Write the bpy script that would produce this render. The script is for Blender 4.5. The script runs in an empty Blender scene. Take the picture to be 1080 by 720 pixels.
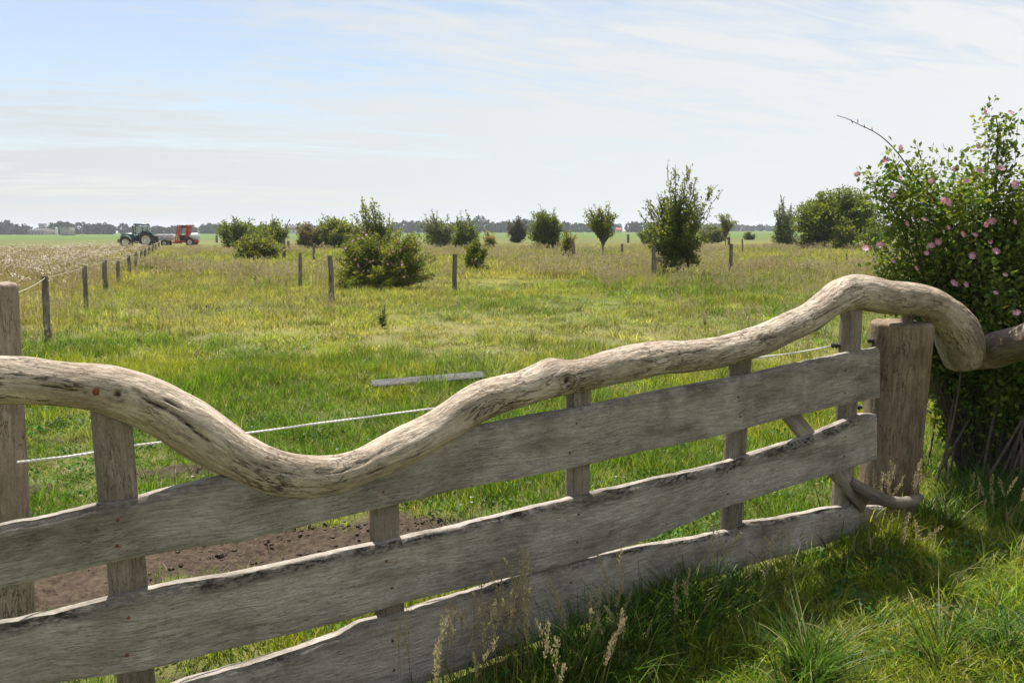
import bpy, math, random
import numpy as np
from mathutils import Vector, Matrix
sc = bpy.context.scene
COL = sc.collection
R = math.radians

# ------------------------------------------------------------------ camera
F = 840.0; PITCH = R(7.9); ROLL = R(-0.2); H = 1.65
cam_d = bpy.data.cameras.new('camera'); cam = bpy.data.objects.new('camera', cam_d); COL.objects.link(cam)
cam_d.sensor_width = 36; cam_d.lens = F / 1080 * 36; cam_d.clip_start = 0.05; cam_d.clip_end = 20000
RM = Matrix.Rotation(math.pi/2 - PITCH, 3, 'X') @ Matrix.Rotation(ROLL, 3, 'Z')
cam.matrix_world = Matrix.Translation((0, 0, H)) @ RM.to_4x4()
sc.camera = cam

# ------------------------------------------------------------------ light
SUN_AZ, SUN_EL = R(-24), R(66)           # azimuth from +Y, clockwise
sd = Vector((math.sin(SUN_AZ)*math.cos(SUN_EL), math.cos(SUN_AZ)*math.cos(SUN_EL), math.sin(SUN_EL)))
sun_d = bpy.data.lights.new('sun', 'SUN'); sun_d.energy = 5.0; sun_d.angle = R(0.6); sun_d.color = (1, 0.95, 0.87)
sun = bpy.data.objects.new('sun', sun_d); COL.objects.link(sun); sun.rotation_euler = sd.to_track_quat('Z', 'Y').to_euler()
w = bpy.data.worlds.new('World'); sc.world = w; w.use_nodes = True
SKY_STR = 0.08
sc.view_settings.view_transform = 'Standard'; sc.view_settings.look = 'None'
sc.view_settings.gamma = 1; sc.view_settings.use_curve_mapping = False
sc.view_settings.exposure = 0.92
sc.cycles.max_bounces = 8; sc.cycles.transparent_max_bounces = 8; sc.cycles.diffuse_bounces = 3
sc.cycles.use_denoising = True; sc.cycles.volume_bounces = 0
sc.cycles.sample_clamp_indirect = 6

class NT:
    def __init__(s, t): s.t = t; t.nodes.clear()
    def n(s, typ, props=None, **inp):
        nd = s.t.nodes.new(typ)
        for k, v in (props or {}).items(): setattr(nd, k, v)
        for k, v in inp.items():
            key = k.replace('_', ' ')
            sock = None
            for q in nd.inputs:
                if q.name == key and q.enabled: sock = q; break
            if sock is None and k[0] == 'i' and k[1:].isdigit(): sock = nd.inputs[int(k[1:])]
            if sock is None: raise KeyError(typ + ' ' + k)
            s.put(sock, v)
        return nd
    def put(s, sock, v):
        if isinstance(v, bpy.types.NodeSocket): s.t.links.new(v, sock)
        elif isinstance(v, bpy.types.Node): s.t.links.new([o for o in v.outputs if o.enabled][0], sock)
        else:
            if sock.type == 'RGBA' and not isinstance(v, (int, float)) and len(v) == 3: v = (*v, 1)
            sock.default_value = v
    def math(s, op, a, b=0.0, c=0.0, clamp=False):
        return s.n('ShaderNodeMath', {'operation': op, 'use_clamp': clamp}, i0=a, i1=b, i2=c).outputs[0]
    def mix(s, f, a, b, mode='MIX'):
        nd = s.t.nodes.new('ShaderNodeMix'); nd.data_type = 'RGBA'; nd.blend_type = mode
        s.put(nd.inputs[0], f); s.put(nd.inputs[6], a); s.put(nd.inputs[7], b)
        return nd.outputs[2]
    def noise(s, v, scale, detail=3, rough=.55, dist=0.0):
        return s.n('ShaderNodeTexNoise', Vector=v, Scale=scale, Detail=detail, Roughness=rough, Distortion=dist).outputs[0]
    def ramp(s, f, stops):
        nd = s.t.nodes.new('ShaderNodeValToRGB'); e = nd.color_ramp.elements
        while len(e) < len(stops): e.new(0.5)
        for i, (p, c) in enumerate(stops):
            e[i].position = p
            if isinstance(c, (int, float)): c = (c, c, c)
            e[i].color = (*c, 1)
        s.put(nd.inputs[0], f); return nd.outputs[0]
    def sep(s, v): return s.n('ShaderNodeSeparateXYZ', i0=v).outputs
    def comb(s, x, y, z): return s.n('ShaderNodeCombineXYZ', i0=x, i1=y, i2=z).outputs[0]
    def scale(s, v, k):
        nd = s.n('ShaderNodeVectorMath', {'operation': 'MULTIPLY'}, i0=v, i1=k); return nd.outputs[0]

# sky: Nishita air with a thin veil of high cloud that thickens to the right and to the horizon
nt = NT(w.node_tree)
sky = nt.n('ShaderNodeTexSky', {'sky_type': 'NISHITA', 'sun_disc': False, 'sun_elevation': SUN_EL, 'sun_rotation': SUN_AZ,
                                'air_density': 1.0, 'dust_density': 1.2, 'ozone_density': 0.8})
tc = nt.n('ShaderNodeTexCoord').outputs['Generated']
x, y, z = nt.sep(tc)
zz = nt.math('ADD', nt.math('MAXIMUM', z, 0.0), 0.10)
u_, v_ = nt.math('DIVIDE', x, zz), nt.math('DIVIDE', y, zz)
# streaky cirrus, drawn out along one heading
su = nt.math('ADD', nt.math('MULTIPLY', u_, 0.93), nt.math('MULTIPLY', v_, 0.36))
sv = nt.math('ADD', nt.math('MULTIPLY', u_, -0.36), nt.math('MULTIPLY', v_, 0.93))
cir = nt.noise(nt.comb(nt.math('MULTIPLY', su, 0.42), nt.math('MULTIPLY', sv, 1.0), 3.7), 1.1, 7, .58, .9)
wisp = nt.noise(nt.comb(nt.math('MULTIPLY', su, 0.9), nt.math('MULTIPLY', sv, 3.2), 1.3), 1.6, 8, .62, 1.4)
big = nt.noise(nt.comb(nt.math('MULTIPLY', u_, 0.5), nt.math('MULTIPLY', v_, 0.5), 9.1), 0.8, 2, .5, .3)
side = nt.math('MULTIPLY_ADD', x, 0.75, -0.02)                 # veil is thicker to the right
c = nt.math('ADD', nt.math('MULTIPLY_ADD', cir, 2.6, -1.12), side)
c = nt.math('ADD', c, nt.math('MULTIPLY_ADD', big, 1.1, -0.42))
c = nt.math('ADD', c, nt.math('MULTIPLY_ADD', wisp, 2.2, -1.08))
hz = nt.math('POWER', nt.math('SUBTRACT', 1.0, nt.math('MAXIMUM', z, 0.0), clamp=True), 5.5)
c = nt.math('ADD', c, nt.math('MULTIPLY', hz, 1.15), clamp=True)
c = nt.math('MULTIPLY_ADD', c, 0.80, 0.20)
cloudcol = nt.ramp(nt.math('MULTIPLY_ADD', x, .9, .5, clamp=True), [(0.0, (4.75, 4.95, 5.05)), (.45, (5.25, 5.5, 5.6)), (1.0, (5.7, 5.9, 5.95))])
skyc = nt.mix(c, sky.outputs[0], cloudcol)
bg = nt.n('ShaderNodeBackground', Color=skyc, Strength=SKY_STR)
nt.n('ShaderNodeOutputWorld', Surface=bg.outputs[0])

# ------------------------------------------------------------------ pixel tools (photo pixels, 1080 x 720)
def ray(px, py):
    v = RM @ Vector(((px - 540) / F, -(py - 360) / F, -1)); return v
def ground(px, py):
    v = ray(px, py); t = -H / v.z; return Vector((v.x*t, v.y*t, 0))
GP = Vector((1.73, 4.09, 0)); GA = R(33.8)
GD = Vector((math.cos(GA), math.sin(GA), 0)); GN = Vector((math.sin(GA), -math.cos(GA), 0))   # along gate; towards camera
def gplane(px, py, off=0.0):
    v = ray(px, py); o = Vector((0, 0, H)); t = (off - (o - GP).dot(GN)) / v.dot(GN); return o + v*t
def atdist(px, py, Y):
    v = ray(px, py); t = Y / v.y; return Vector((v.x*t, Y, H + v.z*t))

# ------------------------------------------------------------------ numpy noise
_rg = np.random.default_rng(5); _TAB = _rg.random((256, 256))
def vn(x, y, s=1.0, seed=0):
    x = np.asarray(x, float)*s + seed*17.3; y = np.asarray(y, float)*s + seed*9.7
    xi = np.floor(x).astype(int); yi = np.floor(y).astype(int); fx = x-xi; fy = y-yi
    fx = fx*fx*(3-2*fx); fy = fy*fy*(3-2*fy)
    a = _TAB[xi & 255, yi & 255]; b = _TAB[(xi+1) & 255, yi & 255]; c_ = _TAB[xi & 255, (yi+1) & 255]; d = _TAB[(xi+1) & 255, (yi+1) & 255]
    return (a*(1-fx)+b*fx)*(1-fy) + (c_*(1-fx)+d*fx)*fy
def fb(x, y, s=1.0, o=3, seed=0):
    r = 0; a = 0.5; t = 0
    for k in range(o): r = r + a*vn(x, y, s*2**k, seed+k*3); t += a; a *= .5
    return r/t
def sst(a, b, x): t = np.clip((x-a)/(b-a), 0, 1); return t*t*(3-2*t)

DIRT = [(-1.15, 3.95, 1.15, .50), (-2.3, 5.35, .62, .2), (-3.75, 6.2, .42, .14), (-0.55, 4.3, .6, .22), (-2.1, 3.5, .55, .4), (-1.0, 2.75, .45, .12), (-3.3, 5.0, .3, .12),
        (1.93, 3.32, .12, .10), (1.05, 3.05, .09, .08), (.75, 2.75, .08, .06)]
def dirt(x, y):
    m = np.zeros_like(np.asarray(x, float)); n = fb(x, y, 2.6, 3, 40) - .5
    for (cx, cy, rx, ry) in DIRT:
        d = np.hypot((x-cx)/rx, (y-cy)/ry) + n*1.1
        m = np.maximum(m, 1 - sst(.72, 1.12, d))
    return m
def gz(x, y):
    x = np.asarray(x, float); y = np.asarray(y, float)
    near = 1 - sst(20, 60, np.hypot(x, y))
    return near*((fb(x, y, .55, 2, 1)-.5)*.07 + (fb(x, y, 2.3, 2, 7)-.5)*.035) - .012*dirt(x, y)
def fencex(y): return -6.9 - .414*(y - 11.8)

# ------------------------------------------------------------------ mesh tools
def tag(o, label=None, cat=None, group=None, kind=None):
    if label: o['label'] = label
    if cat: o['category'] = cat
    if group: o['group'] = group
    if kind: o['kind'] = kind
    return o
def mesh_np(name, V, Fa, mats, attrs=None, smooth=False, midx=None):
    """V (n,3); Fa list of arrays (m,k)"""
    V = np.asarray(V, np.float32); me = bpy.data.meshes.new(name)
    Fs = [np.asarray(f, np.int32) for f in (Fa if isinstance(Fa, list) else [Fa]) if len(f)]
    nl = sum(f.size for f in Fs); nf = sum(len(f) for f in Fs)
    me.vertices.add(len(V)); me.vertices.foreach_set('co', V.ravel())
    me.loops.add(nl); me.loops.foreach_set('vertex_index', np.concatenate([f.ravel() for f in Fs]))
    tot = np.concatenate([np.full(len(f), f.shape[1], np.int32) for f in Fs]); st = np.concatenate([[0], np.cumsum(tot)[:-1]]).astype(np.int32)
    me.polygons.add(nf); me.polygons.foreach_set('loop_start', st); me.polygons.foreach_set('loop_total', tot)
    if smooth: me.polygons.foreach_set('use_smooth', np.ones(nf, bool))
    if midx is not None: me.polygons.foreach_set('material_index', np.asarray(midx, np.int32))
    for k, a in (attrs or {}).items():
        a = np.asarray(a, np.float32)
        if a.ndim == 1: at = me.attributes.new(k, 'FLOAT', 'POINT'); at.data.foreach_set('value', a)
        elif a.shape[1] == 3: at = me.attributes.new(k, 'FLOAT_VECTOR', 'POINT'); at.data.foreach_set('vector', a.ravel())
        else: at = me.attributes.new(k, 'FLOAT_COLOR', 'POINT'); at.data.foreach_set('color', a.ravel())
    me.update(calc_edges=True)
    for m in (mats if isinstance(mats, (list, tuple)) else [mats]): me.materials.append(m)
    return me
def link(name, me, parent=None, loc=None):
    o = bpy.data.objects.new(name, me); COL.objects.link(o)
    if parent is not None: o.parent = parent
    if loc is not None: o.location = loc
    return o
def empty(name, loc, rz=0):
    o = bpy.data.objects.new(name, None); COL.objects.link(o); o.location = loc; o.rotation_euler = (0, 0, rz); o.empty_display_size = .2; return o
class Geo:
    """collects solids into one mesh"""
    def __init__(s): s.V = []; s.T = []; s.Q = []; s.n = 0; s.W = []
    def add(s, V, Q=(), T=(), W=None):
        V = np.asarray(V, float)
        if len(Q): s.Q.append(np.asarray(Q, int)+s.n)
        if len(T): s.T.append(np.asarray(T, int)+s.n)
        s.V.append(V); s.W.append(V if W is None else np.asarray(W, float)); s.n += len(V); return s
    def box(s, c, d, rot=None, taper=1.0, bev=.06):
        """bevelled box: d full sizes"""
        d = np.array(d)/2; b = min(d)*bev*2
        P = []
        for sz in (-1, 1):
            k = taper if sz > 0 else 1.0
            for ins, zz_ in ((b, d[2]), (0, d[2]-b)) if sz > 0 else ((0, d[2]-b), (b, d[2])):
                ring = []
                X, Y = d[0]*k-ins, d[1]*k-ins
                cb = b
                for (ax, ay) in ((1, 1), (-1, 1), (-1, -1), (1, -1)):
                    p1 = (ax*X, ay*(Y-cb), sz*zz_); p2 = (ax*(X-cb), ay*Y, sz*zz_)
                    ring += [p1, p2] if ax*ay > 0 else [p2, p1]
                P.append((sz*zz_, ring))
        P.sort(key=lambda q: q[0]); V = np.array([p for _, r_ in P for p in r_]); Q = []
        for k in range(3):
            for j in range(8): a = k*8+j; bb = k*8+(j+1) % 8; Q.append((a, bb, bb+8, a+8))
        V2 = V
        n0 = len(V2); V2 = np.vstack([V2, [[0, 0, -d[2]]], [[0, 0, d[2]]]])
        T = [(n0, (j+1) % 8, j) for j in range(8)] + [(n0+1, 24+j, 24+(j+1) % 8) for j in range(8)]
        if rot is not None: V2 = V2 @ np.array(rot.to_3x3()).T
        return s.add(V2 + np.array(c), Q, T, W=V2)
    def tube(s, pts, rad, n=8, caps=True, tw=0):
        pts = np.asarray(pts, float); m = len(pts); rad = np.broadcast_to(rad, (m,))
        tan = np.gradient(pts, axis=0); tan /= np.linalg.norm(tan, axis=1)[:, None]+1e-9
        up = np.array([0, 0, 1.0]) if abs(tan[0][2]) < .9 else np.array([1.0, 0, 0])
        N = np.cross(tan[0], up); N /= np.linalg.norm(N); V = []; W = []; L = 0
        th = np.linspace(0, 2*np.pi, n, endpoint=False)
        for i in range(m):
            N = N - tan[i]*N.dot(tan[i]); N /= np.linalg.norm(N)+1e-9; B = np.cross(tan[i], N)
            if i: L += np.linalg.norm(pts[i]-pts[i-1])
            V.append(pts[i] + rad[i]*(np.cos(th)[:, None]*N + np.sin(th)[:, None]*B))
            W.append(np.stack([np.full(n, L), rad[i]*np.cos(th), rad[i]*np.sin(th)], 1))
        V = np.vstack(V); W = np.vstack(W); j = np.arange(n); Q = []
        for i in range(m-1): Q.append(np.stack([i*n+j, i*n+(j+1) % n, (i+1)*n+(j+1) % n, (i+1)*n+j], 1))
        T = []
        if caps:
            V = np.vstack([V, pts[:1], pts[-1:]]); W = np.vstack([W, [[0, 0, 0]], [[L, 0, 0]]]); k = m*n
            T = np.vstack([np.stack([np.full(n, k), (j+1) % n, j], 1), np.stack([np.full(n, k+1), (m-1)*n+j, (m-1)*n+(j+1) % n], 1)])
        return s.add(V, np.vstack(Q), T, W)
    def lathe(s, prof, axis='Y', n=32, c=(0, 0, 0), wob=None):
        """prof: (radius, along) list, closed ends by radius 0"""
        prof = np.array(prof); m = len(prof); th = np.linspace(0, 2*np.pi, n, endpoint=False)
        r = prof[:, 0][:, None]; a = np.repeat(prof[:, 1][:, None], n, 1)
        if wob is not None: r = r*(1+wob(th)[None, :]*(prof[:, 0] > 0)[:, None])
        X, Y = r*np.cos(th), r*np.sin(th)
        V = {'Y': np.stack([X, a, Y], 2), 'Z': np.stack([X, Y, a], 2), 'X': np.stack([a, X, Y], 2)}[axis].reshape(-1, 3)
        j = np.arange(n); Q = np.vstack([np.stack([i*n+j, i*n+(j+1) % n, (i+1)*n+(j+1) % n, (i+1)*n+j], 1) for i in range(m-1)])
        return s.add(V+np.array(c), Q, W=V)
    def obj(s, name, mat, parent=None, loc=None, smooth=True, kind=None):
        V = np.vstack(s.V); Fa = []
        if s.Q: Fa.append(np.vstack(s.Q))
        if s.T: Fa.append(np.vstack(s.T))
        me = mesh_np(name, V, Fa, mat, {'wco': np.vstack(s.W)}, smooth=smooth)
        if smooth:
            import bmesh
            bm = bmesh.new(); bm.from_mesh(me)
            for e in bm.edges:
                if len(e.link_faces) == 2 and e.calc_face_angle(0) > .7: e.smooth = False
            bm.to_mesh(me); bm.free()
        return link(name, me, parent, loc)

# ------------------------------------------------------------------ materials
def mat(name):
    m = bpy.data.materials.new(name); m.use_nodes = True; return m, NT(m.node_tree)
def out(nt, sh): nt.n('ShaderNodeOutputMaterial', Surface=sh)
def plain(name, col, rough=.5, metal=0.0, var=.15, scale=6, bump=.0, dirtc=None):
    m, nt = mat(name); co = nt.n('ShaderNodeTexCoord').outputs['Object']
    f = nt.noise(co, scale, 4)
    c2 = [max(0, q*(1-var*2)) for q in col] if dirtc is None else dirtc
    c = nt.mix(nt.ramp(f, [(.42, 0.0), (.75, 1.0)]), col, c2)
    kw = {}
    p = nt.n('ShaderNodeBsdfPrincipled', Base_Color=c, Roughness=rough, Metallic=metal)
    if bump: nt.put(p.inputs['Normal'], nt.n('ShaderNodeBump', Height=f, Strength=bump, Distance=.01).outputs[0])
    out(nt, p.outputs[0]); return m
def wood(name, light, dark, crack=(.02, .016, .012), stretch=14, crackamt=.5, bump=.6, stain=None, stain_at=None, fine=1.0, ckstr=.8, ckw=1.0):
    """weathered wood; 'wco' holds (along, across, depth) in metres"""
    m, nt = mat(name)
    co = nt.n('ShaderNodeAttribute', {'attribute_name': 'wco'}).outputs['Vector']
    oi = nt.n('ShaderNodeObjectInfo').outputs['Random']
    co = nt.n('ShaderNodeVectorMath', {'operation': 'ADD'}, i0=co, i1=nt.comb(nt.math('MULTIPLY', oi, 31.0), 0.0, 0.0)).outputs[0]
    warp = nt.n('ShaderNodeTexNoise', Vector=co, Scale=3.0, Detail=2.0).outputs[1]
    cw = nt.n('ShaderNodeVectorMath', {'operation': 'MULTIPLY_ADD'}, i0=warp, i1=(.05, .03, .03), i2=co).outputs[0]
    st = nt.scale(cw, (1, stretch, stretch))
    g1 = nt.noise(st, 7*fine, 6, .65)
    g2 = nt.noise(nt.scale(cw, (1, stretch*1.6, stretch*1.6)), 16*fine, 4, .7)
    blot = nt.noise(cw, 4.0, 4, .6)
    blot2 = nt.noise(nt.scale(cw, (1, 2.5, 2.5)), 11.0, 4, .65)
    c = nt.mix(nt.ramp(g1, [(.33, 0.0), (.66, 1.0)]), dark, light)
    c = nt.mix(nt.math('MULTIPLY', nt.ramp(blot, [(.42, 0.0), (.66, 1.0)]), .55), c, stain or [q*.55 for q in dark])
    fine_s = nt.noise(nt.scale(cw, (1, 3.5, 3.5)), 60.0, 3, .75)
    c = nt.mix(1.0, c, nt.ramp(fine_s, [(.30, (.72, .70, .68)), (.5, (1, 1, 1)), (.7, (1.12, 1.12, 1.12))]), 'MULTIPLY')
    flk = nt.noise(nt.scale(cw, (1, 2.6, 2.6)), 95.0, 3, .7)
    c = nt.mix(nt.math('MULTIPLY', nt.ramp(flk, [(.58, 0.0), (.68, 1.0)]), .55), c, [q*.45 for q in dark])
    low = nt.noise(nt.scale(cw, (1, 4, 4)), 2.3, 4, .65)
    c = nt.mix(1.0, c, nt.ramp(low, [(.32, (.60, .58, .55)), (.5, (1, 1, 1)), (.68, (1.16, 1.16, 1.18))]), 'MULTIPLY')
    c = nt.mix(nt.math('MULTIPLY', nt.ramp(blot2, [(.55, 0.0), (.72, 1.0)]), .30), c, [min(1, q*1.3) for q in light])
    c = nt.mix(1.0, c, nt.ramp(oi, [(0, (.82, .80, .77)), (.5, (1, 1, 1)), (1, (1.12, 1.10, 1.06))]), 'MULTIPLY')
    # cracks: thin, long
    ck = nt.noise(nt.scale(cw, (1, stretch*.55, stretch*.55)), 5.0*fine, 5, .6, .2)
    ck = nt.math('ABSOLUTE', nt.math('SUBTRACT', ck, .5))
    ckm = nt.ramp(ck, [(0.0, 1.0), (.007*ckw, .7), (.017*ckw, 0.0)])
    where = nt.ramp(nt.noise(cw, 5.5, 2), [(.5-crackamt*.18, 1.0), (.5+crackamt*.16, 0.0)]) if crackamt < 2 else 1.0
    ckm = nt.math('MULTIPLY', ckm, where)
    c = nt.mix(nt.math('MULTIPLY', ckm, ckstr), c, crack)
    hgt = nt.math('ADD', nt.math('MULTIPLY', g1, .5), nt.math('MULTIPLY', g2, .35))
    hgt = nt.math('SUBTRACT', hgt, nt.math('MULTIPLY', ckm, .9)); hgt = nt.math('ADD', hgt, nt.math('MULTIPLY', nt.noise(nt.scale(cw, (1, 2, 2)), 26.0, 4, .6), .9))
    # extra darkness painted by shape of its own: knots, weather stain along waney edges ('dk' attribute)
    dk = nt.n('ShaderNodeAttribute', {'attribute_name': 'dk'}).outputs['Fac']
    grit = nt.noise(nt.scale(cw, (1, 2.2, 2.2)), 38.0, 4, .7)
    dkm = nt.math('MULTIPLY', dk, nt.ramp(grit, [(.40, 0.25), (.58, 1.0)]), clamp=True)
    c = nt.mix(dkm, c, (.035, .028, .022))
    p = nt.n('ShaderNodeBsdfPrincipled', Base_Color=c, Roughness=.82)
    nt.put(p.inputs['Specular IOR Level'], .25)
    nt.put(p.inputs['Normal'], nt.n('ShaderNodeBump', Height=hgt, Strength=bump, Distance=.012).outputs[0])
    out(nt, p.outputs[0]); return m

M_LOG = wood('driftwood', (.64, .55, .44), (.34, .27, .20), stretch=12, crackamt=1.0, bump=1.0, stain=(.22, .155, .105), ckstr=.85, ckw=.85)
M_BOARD = wood('silvered_board', (.45, .41, .365), (.25, .22, .185), stretch=22, crackamt=.5, bump=.6, stain=(.13, .11, .085), fine=1.3, ckstr=.5, ckw=.7)
M_UPR = wood('grey_upright', (.32, .275, .225), (.20, .165, .13), stretch=18, ckw=.7, crackamt=.5, bump=.5)
M_POST = wood('oak_post', (.33, .255, .175), (.18, .13, .085), stretch=13, ckw=.8, crackamt=1.0, bump=.8, stain=(.12, .09, .06))
M_POLE = wood('old_pole', (.40, .325, .25), (.26, .20, .15), stretch=10, crackamt=.6, bump=.5)
M_STAKE = wood('field_stake', (.29, .245, .20), (.15, .12, .095), stretch=7, crackamt=1, bump=.9)
M_RUST = plain('rust', (.20, .075, .03), .8, .3, .3, 60, .4)
M_ROPE = plain('white_rope', (.72, .72, .68), .7, 0, .12, 90)
M_WIRE = plain('dull_wire', (.42, .40, .28), .6, .2, .1, 20)
M_BLACK = plain('black_rubber', (.025, .025, .027), .6, 0, .2, 20)
M_PLANK = wood('flat_plank', (.12, .12, .12), (.07, .07, .07), stretch=8, crackamt=.4, bump=.4)

def leafmat(name, stops, trans=.45, rough=.6, trc=(1.45, 1.25, .45)):
    m, nt = mat(name)
    t = nt.n('ShaderNodeAttribute', {'attribute_name': 'tint'}).outputs['Fac']
    c = nt.ramp(t, stops)
    p = nt.n('ShaderNodeBsdfPrincipled', Base_Color=c, Roughness=rough)
    nt.put(p.inputs['Specular IOR Level'], .2)
    tr = nt.n('ShaderNodeBsdfTranslucent', Color=nt.mix(1.0, c, trc, 'MULTIPLY'))
    mx = nt.n('ShaderNodeMixShader', i0=trans, i1=p.outputs[0], i2=tr.outputs[0])
    out(nt, mx.outputs[0]); return m
ML_DENSE = leafmat('leaf_dense', [(0, (.055, .095, .012)), (.5, (.10, .15, .02)), (1, (.19, .22, .035))])
ML_ROSE = leafmat('leaf_rose', [(0, (.06, .115, .025)), (.42, (.11, .18, .038)), (.70, (.19, .25, .05)), (.9, (.24, .24, .06)), (1, (.28, .13, .06))], .46, .42, (1.35, 1.2, .5))
ML_PALE = leafmat('leaf_pale', [(0, (.10, .14, .045)), (.5, (.16, .20, .07)), (1, (.25, .27, .12))], .35)
ML_DULL = leafmat('leaf_dull', [(0, (.07, .08, .035)), (.5, (.12, .13, .05)), (1, (.26, .19, .10))], .33)
ML_TREE = leafmat('leaf_tree', [(0, (.07, .115, .015)), (.5, (.13, .18, .027)), (1, (.23, .25, .05))], .45)
ML_DARK = leafmat('leaf_dark', [(0, (.05, .04, .03)), (.5, (.07, .075, .035)), (1, (.10, .11, .05))], .25)
ML_YEL = leafmat('leaf_yellow', [(0, (.09, .14, .025)), (.55, (.17, .21, .04)), (.85, (.30, .27, .08)), (1, (.40, .25, .15))], .42)
ML_FAR = leafmat('leaf_far', [(0, (.02, .04, .02)), (.5, (.035, .06, .028)), (1, (.06, .09, .035))], .12, .9)
M_TWIG = plain('twig', (.11, .085, .06), .85, 0, .3, 30)
M_PETAL = leafmat('petal', [(0, (.52, .16, .25)), (.5, (.60, .24, .34)), (1, (.74, .48, .54))], .3, .6, (1, .9, 1))
M_STAMEN = plain('stamen', (.75, .55, .15), .7)

def sheet_mat():
    m, nt = mat('field_ground')
    a = nt.n('ShaderNodeAttribute', {'attribute_name': 'gcol'}).outputs['Color']
    d = nt.n('ShaderNodeAttribute', {'attribute_name': 'soil'}).outputs['Fac']
    pos = nt.n('ShaderNodeNewGeometry').outputs['Position']
    n1 = nt.noise(pos, 2.2, 6, .7); n2 = nt.noise(pos, 28, 5, .7); n3 = nt.noise(nt.scale(pos, (.05, .014, 1)), 1.0, 4, .6)
    c = nt.mix(nt.ramp(n1, [(.35, 0.0), (.7, .5)]), a, (.15, .12, .06))
    c = nt.mix(nt.ramp(n3, [(.45, 0.0), (.75, .35)]), c, (.2, .2, .07))
    s = nt.mix(nt.ramp(n2, [(.35, 0.0), (.65, 1.0)]), (.034, .025, .018), (.095, .069, .049))
    s = nt.mix(nt.ramp(n1, [(.5, 0.0), (.75, .5)]), s, (.125, .094, .068))
    c = nt.mix(d, c, s)
    p = nt.n('ShaderNodeBsdfPrincipled', Base_Color=c, Roughness=.95)
    nt.put(p.inputs['Specular IOR Level'], .1)
    nt.put(p.inputs['Normal'], nt.n('ShaderNodeBump', Height=nt.math('ADD', n2, nt.math('MULTIPLY', n1, .6)), Strength=.9, Distance=.03).outputs[0])
    out(nt, p.outputs[0]); return m
def blade_mat(name, trans=.46, rough=.45, spec=.22):
    m, nt = mat(name)
    c = nt.n('ShaderNodeAttribute', {'attribute_name': 'col', 'attribute_type': 'INSTANCER'}).outputs['Color']
    v = nt.n('ShaderNodeAttribute', {'attribute_name': 'bv'}).outputs['Vector']
    vx, vy, vz = nt.sep(v)        # x random per blade, y height along it, z dryness
    c = nt.mix(1.0, c, nt.ramp(vx, [(0, (.52, .62, .5)), (.6, (1.0, 1.0, 1.0)), (1, (1.55, 1.38, 1.3))]), 'MULTIPLY')
    c = nt.mix(nt.math('MULTIPLY', vz, .85), c, (.42, .34, .19))
    c = nt.mix(nt.ramp(vy, [(.0, .35), (.35, 0.0)]), c, (.20, .19, .10))
    p = nt.n('ShaderNodeBsdfPrincipled', Base_Color=c, Roughness=rough)
    nt.put(p.inputs['Specular IOR Level'], spec)
    tr = nt.n('ShaderNodeBsdfTranslucent', Color=nt.mix(1.0, c, (1.25, 1.25, .7), 'MULTIPLY'))
    out(nt, nt.n('ShaderNodeMixShader', i0=trans, i1=p.outputs[0], i2=tr.outputs[0]).outputs[0]); return m
M_BLADE = blade_mat('grass_blade')
def seed_mat():
    m, nt = mat('seed_head')
    v = nt.n('ShaderNodeAttribute', {'attribute_name': 'bv'}).outputs['Vector']; vx = nt.sep(v)[0]
    oi = nt.n('ShaderNodeObjectInfo').outputs['Random']
    c = nt.mix(oi, nt.ramp(vx, [(0, (.34, .29, .14)), (1, (.54, .48, .28))]), nt.ramp(vx, [(0, (.30, .23, .12)), (1, (.50, .40, .24))]))
    p = nt.n('ShaderNodeBsdfPrincipled', Base_Color=c, Roughness=.8)
    tr = nt.n('ShaderNodeBsdfTranslucent', Color=c)
    out(nt, nt.n('ShaderNodeMixShader', i0=.35, i1=p.outputs[0], i2=tr.outputs[0]).outputs[0]); return m
M_SEED = seed_mat()
M_WHITE = leafmat('white_petal', [(0, (.45, .35, .24)), (.7, (.62, .52, .41)), (1, (.8, .78, .72))], .3, .7, (1, 1, 1))

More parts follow.
